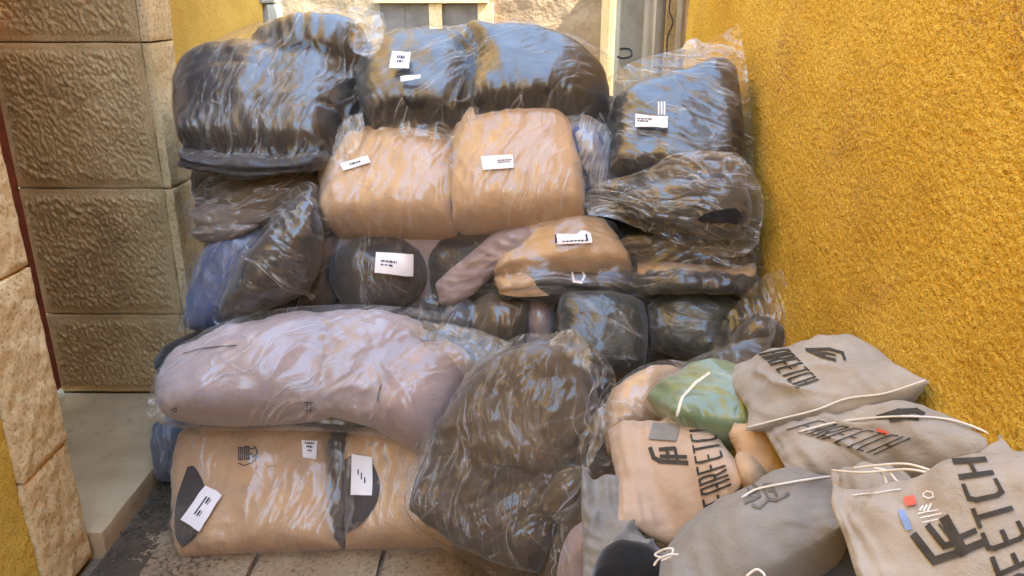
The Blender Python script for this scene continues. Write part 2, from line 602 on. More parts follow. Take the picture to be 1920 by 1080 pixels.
def film(name, haze=0.08, base=0.13, rough=0.09, tint=(1, .985, .95), grazing=.32, crease=.0022, dens=1.0, white=.5, lines=1.0):
    """thin clear polythene: folds run along the U axis of the metric UV map"""
    m, t, out = nm(name)
    uv = N_(t, 'ShaderNodeUVMap'); uv.uv_map = 'flat'

    def line(scale, rot, sharp, off):
        mp = N_(t, 'ShaderNodeMapping')
        mp.inputs['Scale'].default_value = (scale[0] * dens, scale[1] * dens, 1)
        mp.inputs['Rotation'].default_value = (0, 0, R(rot))
        mp.inputs['Location'].default_value = (off, off * 1.7, 0)
        t.links.new(uv.outputs[0], mp.inputs['Vector'])
        n = tex(t, mp.outputs[0], 1.0, 2.5, .5, .1)
        d = mathn(t, 'ABSOLUTE', mathn(t, 'SUBTRACT', n, .5))
        r_ = mathn(t, 'SUBTRACT', 1.0, mathn(t, 'MULTIPLY', d, sharp), clamp=True)
        msk = tex(t, mp.outputs[0], .45, 2, .5, 0)
        msk = ramp(t, msk, [(.47, 0.0), (.60, 1.0)])
        return mathn(t, 'MULTIPLY', mathn(t, 'POWER', r_, 1.6), msk)

    def facets(scale, rot, wid, off, lo, hi):
        """crumpled film: flat facets meeting in straight sharp creases"""
        mp = N_(t, 'ShaderNodeMapping')
        mp.inputs['Scale'].default_value = (scale[0] * dens, scale[1] * dens, 1)
        mp.inputs['Rotation'].default_value = (0, 0, R(rot))
        mp.inputs['Location'].default_value = (off, off * 1.3, 0)
        t.links.new(uv.outputs[0], mp.inputs['Vector'])
        v = N_(t, 'ShaderNodeTexVoronoi', voronoi_dimensions='2D', feature='DISTANCE_TO_EDGE')
        v.inputs['Scale'].default_value = 1.0
        t.links.new(mp.outputs[0], v.inputs['Vector'])
        c = N_(t, 'ShaderNodeTexVoronoi', voronoi_dimensions='2D', feature='F1')
        c.inputs['Scale'].default_value = 1.0
        t.links.new(mp.outputs[0], c.inputs['Vector'])
        msk = ramp(t, tex(t, mp.outputs[0], .5, 2, .5, 0), [(lo, 0.0), (hi, 1.0)])
        ln = mathn(t, 'SUBTRACT', 1.0, mathn(t, 'DIVIDE', v.outputs['Distance'], wid), clamp=True)
        return mathn(t, 'MULTIPLY', mathn(t, 'POWER', ln, 1.5), msk), mathn(t, 'MULTIPLY', c.outputs['Distance'], msk)
    l1 = line((3, 26), 0, 20, 3.1)
    f1, h1 = facets((7, 20), 12, .05, 2.2, .40, .60)
    f2, h2 = facets((15, 38), -38, .06, 7.7, .47, .64)
    ls = mathn(t, 'MAXIMUM', mathn(t, 'MULTIPLY', l1, .75), mathn(t, 'MAXIMUM', mathn(t, 'MULTIPLY', f1, .52), mathn(t, 'MULTIPLY', f2, .36)))
    mp = N_(t, 'ShaderNodeMapping'); mp.inputs['Scale'].default_value = (9, 17, 1)
    t.links.new(uv.outputs[0], mp.inputs['Vector'])
    soft = tex(t, mp.outputs[0], 1.0, 2, .5, .1)
    zn = N_(t, 'ShaderNodeMapping'); zn.inputs['Scale'].default_value = (5, 7, 1); zn.inputs['Location'].default_value = (4.4, 1.3, 0)
    t.links.new(uv.outputs[0], zn.inputs['Vector'])
    zone = ramp(t, tex(t, zn.outputs[0], 1.0, 2, .5, .4), [(.42, .12), (.62, 1.0)])
    soft = mathn(t, 'MULTIPLY', soft, zone)
    b = bump(t, soft, crease * .8)
    b = bump(t, h1, crease * 2.2, 1, b)
    b = bump(t, h2, crease * 1.1, 1, b)
    b = bump(t, ls, crease * .5, 1, b)
    lw = N_(t, 'ShaderNodeLayerWeight'); lw.inputs['Blend'].default_value = .5
    t.links.new(b, lw.inputs['Normal'])
    f = mathn(t, 'POWER', lw.outputs['Facing'], 4.0)
    f = mathn(t, 'MULTIPLY_ADD', f, grazing, base, True)
    gl = N_(t, 'ShaderNodeBsdfAnisotropic'); gl.inputs['Color'].default_value = (1, .97, .93, 1); gl.inputs['Roughness'].default_value = rough
    t.links.new(b, gl.inputs['Normal'])
    tr = N_(t, 'ShaderNodeBsdfTransparent'); tr.inputs['Color'].default_value = (*tint, 1)
    df = N_(t, 'ShaderNodeBsdfDiffuse'); df.inputs['Color'].default_value = (.82, .82, .8, 1)
    tl = N_(t, 'ShaderNodeBsdfTranslucent'); tl.inputs['Color'].default_value = (.82, .82, .8, 1)
    t.links.new(b, df.inputs['Normal'])
    mx = N_(t, 'ShaderNodeMixShader'); mx.inputs[0].default_value = .35
    t.links.new(df.outputs[0], mx.inputs[1]); t.links.new(tl.outputs[0], mx.inputs[2])
    hz = mathn(t, 'MULTIPLY_ADD', ls, white * lines, haze, True)       # white along the creases: stretched film, and glints painted in
    hz = mathn(t, 'MULTIPLY_ADD', mathn(t, 'POWER', lw.outputs['Facing'], 3.0), haze * 1.5, hz, True)
    m1 = N_(t, 'ShaderNodeMixShader')
    t.links.new(hz, m1.inputs[0]); t.links.new(tr.outputs[0], m1.inputs[1]); t.links.new(mx.outputs[0], m1.inputs[2])
    m2 = N_(t, 'ShaderNodeMixShader')
    t.links.new(f, m2.inputs[0]); t.links.new(m1.outputs[0], m2.inputs[1]); t.links.new(gl.outputs[0], m2.inputs[2])
    t.links.new(m2.outputs[0], out.inputs['Surface'])
    M[name] = m
    return m


def cloth(name, col, var=.25, rough=.85, coat=.0, coat_rough=.15, wr=.004, wscale=16, fine=.0006, sheen=.2, stretch=(1, 1, 1), sub=0, dirt=None):
    m, t, out = nm(name)
    v = mapping(t, stretch)
    n1 = tex(t, v, wscale, 4, .55, .7)
    n2 = tex(t, v, wscale * 3.1, 3, .6, .3)
    n3 = tex(t, mapping(t, (1, 1, 1)), 420, 2, .5)
    b = bump(t, n1, wr * 3)
    b = bump(t, n2, wr, 1, b)
    b = bump(t, n3, fine, 1, b)
    pr = N_(t, 'ShaderNodeBsdfPrincipled')
    pr.inputs['Roughness'].default_value = rough
    pr.inputs['Coat Weight'].default_value = coat
    pr.inputs['Coat Roughness'].default_value = coat_rough
    pr.inputs['Sheen Weight'].default_value = sheen
    if sub:
        pr.inputs['Transmission Weight'].default_value = 0
    lo = tuple(c * (1 - var) for c in col); hi = tuple(min(1, c * (1 + var)) for c in col)
    n4 = tex(t, mapping(t, (1, 1, 1)), 7, 5, .6)
    c = ramp(t, n4, [(.3, lo), (.7, hi)])
    t.links.new(c, pr.inputs['Base Color'])
    t.links.new(b, pr.inputs['Normal'])
    if coat: t.links.new(b, pr.inputs['Coat Normal'])
    t.links.new(pr.outputs[0], out.inputs['Surface'])
    M[name] = m
    return m


def plain(name, col, rough=.6, metal=0.0, var=.15, scale=12, bm=.001, spec=.5):
    m, t, out = nm(name)
    v = mapping(t, (1, 1, 1))
    n = tex(t, v, scale, 5, .6)
    pr = N_(t, 'ShaderNodeBsdfPrincipled')
    pr.inputs['Roughness'].default_value = rough
    pr.inputs['Metallic'].default_value = metal
    pr.inputs['Specular IOR Level'].default_value = spec
    lo = tuple(c * (1 - var) for c in col); hi = tuple(min(1, c * (1 + var)) for c in col)
    t.links.new(ramp(t, n, [(.3, lo), (.7, hi)]), pr.inputs['Base Color'])
    t.links.new(bump(t, n, bm), pr.inputs['Normal'])
    t.links.new(pr.outputs[0], out.inputs['Surface'])
    M[name] = m
    return m


def stucco(name, cols, grain=130, amp=.006, stain=None, stain_amt=.5, big=.003, pits=True):
    m, t, out = nm(name)
    v = mapping(t, (1, 1, 1))
    g = tex(t, v, grain, 3, .6, .4)
    g2 = tex(t, v, grain * .35, 4, .6, .2)
    bg_ = tex(t, v, 3.0, 6, .6)
    pr = N_(t, 'ShaderNodeBsdfPrincipled')
    pr.inputs['Roughness'].default_value = .92
    pr.inputs['Specular IOR Level'].default_value = .25
    c = ramp(t, bg_, [(.3, cols[0]), (.5, cols[1]), (.72, cols[2])])
    if stain:
        s1 = tex(t, v, 1.7, 7, .68, .6)
        s2 = tex(t, v, grain * .6, 2, .5)
        sm = mathn(t, 'MULTIPLY', ramp(t, s1, [(.52, 0.0), (.68, 1.0)]), ramp(t, s2, [(.45, 0.0), (.62, 1.0)]))
        mx = N_(t, 'ShaderNodeMix', data_type='RGBA')
        mx.inputs['B'].default_value = (*stain, 1)
        t.links.new(mathn(t, 'MULTIPLY', sm, stain_amt), mx.inputs['Factor'])
        t.links.new(c, mx.inputs['A'])
        c = mx.outputs['Result']
    if pits:
        mx = N_(t, 'ShaderNodeMix', data_type='RGBA', blend_type='MULTIPLY')
        mx.inputs['Factor'].default_value = 1
        t.links.new(c, mx.inputs['A'])
        t.links.new(ramp(t, g, [(.28, (.5, .42, .35)), (.5, 1.0)]), mx.inputs['B'])
        c = mx.outputs['Result']
    t.links.new(c, pr.inputs['Base Color'])
    b = bump(t, g2, big)
    b = bump(t, g, amp, 1, b)
    t.links.new(b, pr.inputs['Normal'])
    t.links.new(pr.outputs[0], out.inputs['Surface'])
    M[name] = m
    return m


stucco('ochre_stucco', [(.58, .36, .045), (.69, .445, .062), (.75, .51, .09)], 185, .0065, (.34, .20, .11), .8, .004)
stucco('ochre_stucco_smooth', [(.52, .315, .05), (.60, .375, .065), (.66, .42, .09)], 190, .0025, None)
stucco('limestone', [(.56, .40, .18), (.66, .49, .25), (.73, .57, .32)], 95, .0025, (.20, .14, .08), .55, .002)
stucco('limestone_hammered_shaded', [(.38, .26, .12), (.50, .355, .17), (.61, .46, .24)], 170, .0025, (.12, .08, .045), .8, .003)  # shade of the door reveal put into this darker stone colour
stucco('slab_stone', [(.32, .215, .11), (.41, .29, .155), (.49, .36, .205)], 60, .001, (.13, .09, .055), .9, .002, pits=False)
stucco('paving_stone', [(.22, .15, .085), (.30, .215, .125), (.38, .29, .18)], 75, .002, (.07, .05, .035), .8, .002)
stucco('old_plaster', [(.20, .135, .07), (.30, .21, .12), (.43, .325, .20)], 30, .006, (.30, .24, .17), .7, .02, pits=False)
stucco('grout', [(.13, .095, .06), (.16, .12, .08), (.2, .15, .1)], 60, .003)
stucco('grey_render', [(.28, .27, .22), (.35, .345, .29), (.41, .41, .36)], 30, .001, (.16, .15, .13), .5, .001, pits=False)
plain('pipe_grey', (.21, .185, .14), .5, 0, .12, 6, .0005)
plain('shutter_grey', (.17, .145, .12), .8, 0, .25, 9, .002)
plain('dark_wood', (.035, .02, .014), .6, 0, .3, 20, .001)
plain('red_wood', (.20, .045, .02), .55, 0, .35, 25, .001)
plain('debris', (.07, .05, .03), .95, 0, .7, 60, .002)
stucco('soil', [(.05, .036, .022), (.09, .065, .04), (.16, .12, .075)], 90, .002, pits=False)
plain('paper', (.80, .77, .74), .6, 0, .03, 20, .0003)
plain('ink', (.03, .03, .035), .6, 0, .1, 40, .0)
plain('ink_dark', (.035, .03, .022), .75, 0, .35, 60, .0)
plain('ink_faded', (.14, .13, .11), .8, 0, .35, 60, .0)
plain('white_print', (.75, .73, .70), .6, 0, .03, 20, .0)
plain('red_print', (.70, .12, .08), .6, 0, .1, 20, .0)
plain('blue_print', (.18, .28, .50), .6, 0, .1, 20, .0)
plain('cord', (.74, .70, .62), .7, 0, .08, 90, .0008)
plain('wire_black', (.02, .02, .02), .6)

film('film_clear', haze=.03, base=.036, rough=.17, crease=.0026, white=.45, dens=1.35)
film('film_soft', haze=.05, base=.045, rough=.2, white=.42, crease=.0024)
film('film_crisp', haze=.03, base=.05, rough=.14, crease=.0034, white=.6, dens=1.2)
film('film_crumpled', haze=.09, base=.06, rough=.14, crease=.004, white=.75, dens=1.7)
film('film_milky', haze=.28, base=.09, rough=.2, white=.5)

cloth('black_cloth', (.022, .019, .017), .3, .7, .3, .16, .003, 14)
cloth('charcoal_cloth', (.035, .028, .022), .35, .8, .2, .2, .003, 12)
cloth('brown_cloth', (.085, .058, .032), .35, .85, .1, .25, .0025, 9)
cloth('dark_brown_cloth', (.055, .038, .022), .3, .85, .2, .2, .003, 10)
cloth('beige_cloth', (.49, .325, .185), .10, .85, .08, .22, .0022, 9)
cloth('tan_cloth', (.47, .305, .165), .12, .85, .08, .16, .0028, 10)
cloth('mauve_cloth', (.36, .30, .31), .08, .88, .12, .3, .0016, 8)
cloth('mauve_deep_cloth', (.33, .25, .25), .08, .88, .2, .25, .0016, 8)
cloth('grey_brown_cloth', (.16, .13, .11), .3, .85, .1, .25, .003, 10)
cloth('navy_cloth', (.055, .085, .19), .3, .7, .3, .2, .004, 12)
cloth('dusty_navy_cloth', (.045, .052, .075), .3, .85, .1, .3, .003, 9)
cloth('green_black_cloth', (.017, .022, .017), .3, .6, .35, .12, .004, 11)
cloth('sage_cloth', (.15, .22, .11), .1, .8, .05, .2, .002, 8)
cloth('pouch_cloth', (.33, .29, .235), .16, .6, .0, .3, .0022, 11, .0008)
cloth('pouch_pink', (.46, .325, .215), .07, .6, .0, .3, .002, 10, .0008)
cloth('pouch_grey', (.21, .195, .165), .22, .6, .05, .3, .0022, 11, .0008)
cloth('dark_panel', (.05, .04, .035), .2, .85, .25, .25, .002, 14)
cloth('polybag_black', (.020, .020, .021), .3, .45, .45, .2, .0012, 10, .0001, 0)
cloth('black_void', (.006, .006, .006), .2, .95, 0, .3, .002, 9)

# ------------------------------------------------------------------ setting
XL, XR = -1.30, 0.75


def box(name, mat, x0, x1, y0, y1, z0, z1, parent=None, bevel=0.0, sm=False):
    bm = bmesh.new()
    bmesh.ops.create_cube(bm, size=1)
    for v in bm.verts:
        v.co = ((x0 + x1) / 2 + v.co.x * (x1 - x0), (y0 + y1) / 2 + v.co.y * (y1 - y0), (z0 + z1) / 2 + v.co.z * (z1 - z0))
    if bevel: bmesh.ops.bevel(bm, geom=bm.edges[:], offset=bevel, segments=2, affect='EDGES', profile=.6)
    me = bpy.data.meshes.new(name); bm.to_mesh(me); bm.free()
    me.materials.append(mat)
    o = bpy.data.objects.new(name, me); COL.objects.link(o)
    if parent is not None:
        o.parent = parent; o.matrix_parent_inverse = Matrix.Translation(-parent.location)
    return o


def stone(name, mat, x0, x1, y0, y1, z0, z1, parent, cell=.008, amp=.0035, lam=.02, margin=.05, skew=0.0, seed=0, tool=True):
    """a dressed stone block: box of gridded faces, hammered except for a drafted margin"""
    V, F = [], []
    dims = np.array([x1 - x0, y1 - y0, z1 - z0]); o3 = np.array([x0, y0, z0])
    off = 0
    for ax in range(3):
        a, b = [k for k in range(3) if k != ax]
        for sgn in (0, 1):
            na, nb = max(2, int(dims[a] / cell)), max(2, int(dims[b] / cell))
            ua = np.linspace(0, 1, na + 1); ub = np.linspace(0, 1, nb + 1)
            A, B = np.meshgrid(ua, ub, indexing='ij')
            P = np.zeros(A.shape + (3,)); P[..., a] = A * dims[a]; P[..., b] = B * dims[b]; P[..., ax] = sgn * dims[ax]
            W = P + o3
            da = np.minimum(A, 1 - A) * dims[a]; db = np.minimum(B, 1 - B) * dims[b]
            dm = np.minimum(da, db)
            mk = np.clip((dm - margin * .55) / (margin * .6), 0, 1)
            q = np.stack([W[..., 0] / lam, W[..., 1] / lam, W[..., 2] / (lam * 1.7) + W[..., 0] / lam * .5], -1) + seed * 7.1
            h = amp * (noise3(q) * 1.6 + .7 * noise3(q * 2.1 + 4)) * (mk if tool else .35) + .0012 * noise3(W * 40 + seed) + .003 * noise3(W * 9 + seed)
            h += amp * .9 * mk * (1 if tool else 0)
            # worn arris
            h -= .003 * np.exp(-dm / .005)
            lim = np.clip(dm / .012, 0, 1)
            n = np.zeros(3); n[ax] = 1 if sgn else -1
            # rounded edges: pull all faces in equally at the rim
            W = W + n * (h * lim)[..., None]
            rim = .002 * (1 - np.clip(dm / .01, 0, 1)) ** 2
            W = W - n * rim[..., None]
            for k, dd, T_ in ((a, np.minimum(A, 1 - A) * dims[a], A), (b, np.minimum(B, 1 - B) * dims[b], B)):
                W[..., k] += np.where(T_ < .5, 1, -1) * .002 * (1 - np.clip(dd / .01, 0, 1)) ** 2
            wob = np.stack([noise3(W * 7 + 3 + seed), noise3(W * 7 + 13 + seed), noise3(W * 7 + 23 + seed)], -1)
            W = W + .0035 * wob * [1, .4, .4] + .0015 * np.stack([noise3(W * 31 + seed)] * 3, -1) * [1, .3, .3]
            f = grid_faces(na, nb, off)
            p0, p1, p3 = W[0, 0], W[0, 1], W[1, 0]
            if np.cross(p1 - p0, p3 - p0) @ n < 0: f = f[:, ::-1]
            V.append(W.reshape(-1, 3)); F.append(f); off += W.shape[0] * W.shape[1]
    return new_mesh(name, np.vstack(V), np.vstack(F), mat, parent=parent)


def rough_wall(name, mat, p0, eu, ev, lu, lv, cell, amp, lam, nrm, parent=None, fn=None):
    nu, nv = int(lu / cell), int(lv / cell)
    U, V = np.meshgrid(np.linspace(0, lu, nu + 1), np.linspace(0, lv, nv + 1), indexing='ij')
    P = np.array(p0) + U[..., None] * np.array(eu) + V[..., None] * np.array(ev)
    h = amp * (noise3(P / lam) + .6 * noise3(P / lam * 2.2 + 3)) + .006 * noise3(P * 3) + .003 * noise3(P * 9)
    if fn: h = h + fn(P)
    P = P + np.array(nrm) * h[..., None]
    f = grid_faces(nu, nv)
    a = P.reshape(-1, 3)[f[0]]
    if np.cross(a[1] - a[0], a[2] - a[1]) @ np.array(nrm) < 0: f = f[:, ::-1].copy()
    return new_mesh(name, P.reshape(-1, 3), f, mat, parent=parent)


# ground: one sheet to the horizon, paving stones above it
gr = box('ground', M['grout'], -120, 120, -120, 120, -.3, -.02); tag(gr, kind='structure')
pv = bpy.data.objects.new('alley_paving', None); COL.objects.link(pv); tag(pv, kind='structure')
k = 0
ys = [1.3, 1.74, 2.12, 2.50, 2.95]
for r_ in range(4):
    xs = [-1.27, -.92 + .12 * (r_ % 2), -.42 + .1 * ((r_ + 1) % 2), .12 + .1 * (r_ % 2), .72]
    for c_ in range(4):
        stone('paving_stone', M['paving_stone'], xs[c_] + .005, xs[c_ + 1] - .005, ys[r_] + .005, ys[r_ + 1] - .005, -.08, .0 + random.uniform(-.003, .003), pv,
              cell=.02, amp=.002, lam=.05, margin=.01, seed=k, tool=False); k += 1

# threshold step of the doorway
st_ = stone('door_step', M['slab_stone'], -1.93, -1.262, 1.995, 2.895, -.05, .078, None, cell=.015, amp=.002, lam=.08, margin=.01, tool=False)
tag(st_, 'worn pale stone doorstep with rounded front edge in the left doorway', 'doorstep')

# near jamb (left foreground)
wl = empty('near_doorway_wall', (-1.4, 1.5, 0), 'ochre plastered wall with rough limestone door jamb at the lower left foreground', 'wall')
zz = [0, .40, .93, 1.43, 1.95, 2.5]
for i in range(5):
    dz = .0
    stone('jamb_stone', M['limestone'], -1.56, XL + .004 * (i % 2), 1.765, 1.985, zz[i] + .003, zz[i + 1] - .003, wl, cell=.009, amp=.003, lam=.03, margin=.012, seed=20 + i)
rough_wall('plaster_face', M['ochre_stucco'], (XL - .012, 1.762, 0), (0, -1, 0), (0, 0, 1), 2.4, 2.6, .012, .003, .02, (1, 0, 0), wl)
box('wall_core', M['ochre_stucco_smooth'], -1.9, XL - .03, -12, 1.762, 0, 4.6, wl)
box('wall_core', M['ochre_stucco_smooth'], -1.9, -1.57, 1.768, 1.98, 0, 2.5, wl)
box('wall_core', M['ochre_stucco_smooth'], -1.9, XL - .03, 1.77, 3.1, 2.8, 4.6, wl)
for i in range(1):
    stone('lintel_stone', M['limestone'], -1.9, XL, 1.77, 3.1, 2.51, 2.79, wl, cell=.03, amp=.002, lam=.05, margin=.03, seed=44)

# far jamb: hammered blocks coloured darker for shade, corner strip paler for light
fj = empty('far_door_jamb', (-1.5, 3.0, 0), 'tall hammered limestone door jamb in shade at the left, with a corner strip coloured as lit', 'door jamb')
zj = [.078, .42, .925, 1.445, 1.98, 2.5]
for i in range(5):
    stone('jamb_stone', M['limestone_hammered_shaded'], -1.885, XL - .034, 2.90, 3.10, zj[i] + .0015, zj[i + 1] - .0015, fj, cell=.0050, amp=.0058, lam=.0100, margin=.035, seed=50 + i)
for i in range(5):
    stone('corner_stone', M['limestone'], XL - .033, XL + .002 * (i % 2), 2.899, 3.10, zj[i] + .002, zj[i + 1] - .002, fj, cell=.009, amp=.002, lam=.02, margin=.01, seed=80 + i, tool=False)  # paler stone colour stands in for the light on this strip
box('jamb_core', M['grout'], -1.88, XL - .02, 2.915, 3.08, 0, 2.5, fj)
# door and its frame
dr = empty('house_door', (-1.9, 2.4, .1), 'dark brown wooden door with red-brown frame, deep in the left doorway', 'door')
box('door_leaf', M['dark_wood'], -1.95, -1.91, 1.99, 2.80, .105, 2.5, dr, .004)
box('door_frame', M['red_wood'], -1.945, -1.865, 2.805, 2.888, .105, 2.5, dr, .006)
box('door_panel', M['dark_wood'], -1.908, -1.897, 2.10, 2.70, .25, 1.1, dr, .004)
box('door_panel', M['dark_wood'], -1.908, -1.897, 2.10, 2.70, 1.25, 2.2, dr, .004)

# left wall beyond
lw_ = empty('left_alley_wall', (-1.4, 3.8, 0), 'yellow plastered wall behind the door jamb at the upper left', 'wall')
rough_wall('plaster_face', M['ochre_stucco_smooth'], (XL - .01, 3.103, 0), (0, 1, 0), (0, 0, 1), 1.13, 2.6, .015, .0015, .02, (1, 0, 0), lw_)
box('wall_core', M['ochre_stucco_smooth'], -1.9, XL - .025, 3.103, 4.5, 0, 4.6, lw_)
for i, (za, zb) in enumerate([(0, .5), (.5, 1.05), (1.05, 1.56), (1.56, 2.1)]):
    stone('corner_stone', M['grey_render'], -1.5, XL + .01, 4.26 - .07 * (i % 2), 4.52, za + .003, zb - .003, lw_, cell=.02, amp=.003, lam=.03, margin=.02, seed=70 + i)

# right wall
rw = empty('right_alley_wall', (.8, 2, 0), 'rough ochre stucco wall filling the right side of the alley', 'wall')
rough_wall('stucco_face', M['ochre_stucco'], (XR, .70, 0.0), (0, 1, 0), (0, 0, 1), 3.15, 2.25, .0048, .0034, .0085, (-1, 0, 0), rw,
           fn=lambda P: .02 * noise3(P * 1.3))
box('wall_core', M['ochre_stucco_smooth'], XR + .035, 1.9, .5, 3.845, 0, 4.7, rw)
box('wall_core', M['ochre_stucco_smooth'], XR + .03, 1.9, -12, .5, 0, 4.7, rw)
eb = box('added_end_blocker', M['ochre_stucco_smooth'], -5, 5, -13, -12.02, 0, 5.5); tag(eb, 'added unseen ochre block closing the alley behind the viewpoint to cut light', 'light blocker')  # unseen block, added to cut the light from behind the viewpoint

# far end of the alley
bw = empty('far_plastered_wall', (0, 6.3, 0), 'sunlit old beige plaster wall closing the far end of the alley', 'wall')
YB = 6.3
rough_wall('plaster_face', M['old_plaster'], (-4.2, YB, 0), (1, 0, 0), (0, 0, 1), 8.0, 4.0, .04, .012, .15, (0, -1, 0), bw)
box('wall_core', M['old_plaster'], -4.2, 3.8, YB + .05, YB + .5, 0, 5.2, bw)
# shuttered window of two panels
wn = empty('shuttered_window', (0, YB, 1.4), 'blocked window of two grey panels in the far plaster wall', 'window')


def wallbox(name, mat, px0, px1, py0, py1, Yf, th, parent, bev=.004):
    a = at(px0, py1, Yf); b = at(px1, py0, Yf)
    return box(name, mat, a[0], b[0], Yf, Yf + th, a[2], b[2], parent, bev)


wallbox('frame_bar', M['limestone'], 700, 915, -4, 6, YB - .10, .1, wn)
wallbox('frame_bar', M['limestone'], 806, 828, 6.5, 74, YB - .07, .08, wn)
wallbox('panel', M['shutter_grey'], 715, 758, 7, 74, YB - .045, .05, wn)
wallbox('panel', M['shutter_grey'], 760, 805, 7, 74, YB - .04, .05, wn)
wallbox('panel', M['shutter_grey'], 829, 897, 7, 74, YB - .045, .05, wn)
wallbox('frame_bar', M['limestone'], 898, 925, 6.5, 200, YB - .06, .07, wn)
pl = wallbox('pilaster', M['limestone'], 1128, 1158, -60, 330, YB - .5, .5, bw, .01)
# grey door post, downpipe and stone at the corner on the right
gp = empty('grey_side_post', (.8, 4.6, 0), 'pale grey painted post left of the downpipe at the alley end', 'post')
a_, b_ = at(1159, 100, 4.75), at(1212, 100, 4.75)
box('post_shaft', M['grey_render'], a_[0], b_[0], 4.75, 4.95, 0, 3.2, gp, .008)
box('post_foot', M['grey_render'], a_[0] - .02, b_[0], 4.70, 4.75, 0, 1.14, gp, .006)
rb = empty('cracked_corner_pier', (1.0, 4.7, 0), 'cracked yellowish stone pier between downpipe and ochre wall', 'pier')
a_ = at(1246, 60, 4.7)
box('pier_shaft', M['limestone'], a_[0], 1.9, 4.72, 5.0, 0, 3.2, rb, .01)
a_ = at(1272, 60, 4.5)
box('pier_edge', M['old_plaster'], a_[0], 1.9, 4.3, 4.6, 0, 3.2, rb, .01)


def tube(name, mat, pts, rad, parent=None, n=8, closed=False, res=None):
    pts = np.asarray(pts, float)
    if res: pts = crom(pts, res)
    T = np.gradient(pts, axis=0); T /= np.linalg.norm(T, axis=1)[:, None] + 1e-9
    up = np.array([.2, .1, 1.0]); A = np.cross(T, up); A /= np.linalg.norm(A, axis=1)[:, None] + 1e-9; B = np.cross(T, A)
    rad = np.full(len(pts), rad) if not hasattr(rad, '__len__') else np.asarray(rad)
    an = np.linspace(0, 2 * np.pi, n, endpoint=False)
    V = (pts[:, None] + rad[:, None, None] * (np.cos(an)[None, :, None] * A[:, None] + np.sin(an)[None, :, None] * B[:, None])).reshape(-1, 3)
    F = [[i * n + j, i * n + (j + 1) % n, (i + 1) * n + (j + 1) % n, (i + 1) * n + j] for i in range(len(pts) - 1) for j in range(n)]
    F += [list(range(n))[::-1], [(len(pts) - 1) * n + j for j in range(n)]]
    return new_mesh(name, V, F, mat, parent=parent)


dp = empty('downpipe', (.8, 4.4, 0), 'grey round downpipe standing in the corner at the alley end', 'downpipe')
c_ = at(1226, 60, 4.4)
tube('pipe', M['pipe_grey'], [(c_[0], 4.4, 0), (c_[0], 4.4, 1.0), (c_[0], 4.4, 3.2)], .056, dp, 24)
tube('pipe_collar', M['pipe_grey'], [(c_[0], 4.4, 1.60), (c_[0], 4.4, 1.66)], .066, dp, 24)
wr_ = tube('loose_wire', M['wire_black'], [at(1258, -10, 4.68), at(1255, 20, 4.68), at(1262, 42, 4.66), at(1252, 70, 4.68), at(1250, 112, 4.68)], .004, None, 6, res=24)
tag(wr_, 'thin dark wire hanging on the pier beside the downpipe', 'wire')
hk = tube('iron_ring', M['wire_black'], [at(1157, 106, 4.66), at(1166, 109, 4.66), at(1176, 108, 4.66), at(1184, 104, 4.66), at(1182, 94, 4.68), at(1172, 91, 4.68), at(1162, 92, 4.68)], .006, None, 8, res=24)
tag(hk, 'small black iron piece at the foot of the grey post', 'ironwork')

# packed soil under the loose dirt
so = rough_wall('gutter_soil', M['soil'], (-1.262, 1.50, .0035), (0, 1, 0), (1, 0, 0), 1.3, .14, .006, .0035, .012, (0, 0, 1),
                fn=lambda P: -.05 * np.clip((P[..., 0] + 1.262 - .055 - .05 * noise3(P * [1, 9, 1]) - .02 * noise3(P * [1, 40, 1])), 0, 1))
tag(so, 'packed dark soil in the gutter at the foot of the doorstep', 'soil', kind='stuff')
# loose dirt in the gutter along the step
bm = bmesh.new()
for i in range(3200):
    t_ = random.random()
    y = 1.55 + t_ * 1.2
    x = -1.255 + abs(random.gauss(0, .05)) * (1.3 if y < 2.1 else 1.0)
    if random.random() < .25: x += random.random() ** 2 * .35
    s_ = random.uniform(.0015, .0045)
    z = .001 + max(0, .012 - (x + 1.25) * .15) * random.random()
    vs = [bm.verts.new((x + random.gauss(0, s_), y + random.gauss(0, s_), z + abs(random.gauss(0, s_ * .5)))) for _ in range(4)]
    for f in ((0, 1, 2), (0, 2, 3), (0, 3, 1), (1, 3, 2)): bm.faces.new([vs[q] for q in f])
me = bpy.data.meshes.new('gutter_dirt'); bm.to_mesh(me); bm.free(); me.materials.append(M['debris'])
gd = bpy.data.objects.new('gutter_dirt', me); COL.objects.link(gd)
tag(gd, 'dark loose dirt and leaf bits along the foot of the doorstep', 'dirt', kind='stuff')

# ------------------------------------------------------------------ bags
GW = 'clear plastic bags of clothes stacked across the alley'
GP = 'grey cotton dust pouches heaped by the right wall'


def bag(name, label, cat, outline, Y, group=None):
    o = parse(outline)
    c = at(*np.vstack(o).mean(0), np.mean(Y))
    return empty(name, (c[0], c[1], c[2] - .1), label, cat, group)


def B(label, packs, wrap=None, marks=None, name='clothes_bag', cat='plastic bag', group=GW):
    """packs: list of (part name, material, outline, Y, front, back, options); wrap the same for the film"""
    key = wrap or packs[0]
    t = bag(name, label, cat, key[2] if wrap is None else wrap[1], packs[0][3] if wrap is None else wrap[2], group)
    sh = []
    for (pn, mat, ol, Y, fr, bk, kw) in packs:
        sh.append(inflated(pn, M[mat], ol, Y, fr, bk, parent=t, **kw))
    fs = None
    if wrap:
        mat, ol, Y, fr, bk, kw = wrap
        fs = inflated('plastic_wrap', M[mat], ol, Y, fr, bk, parent=t, over=sh, **kw)
    return t, sh, fs


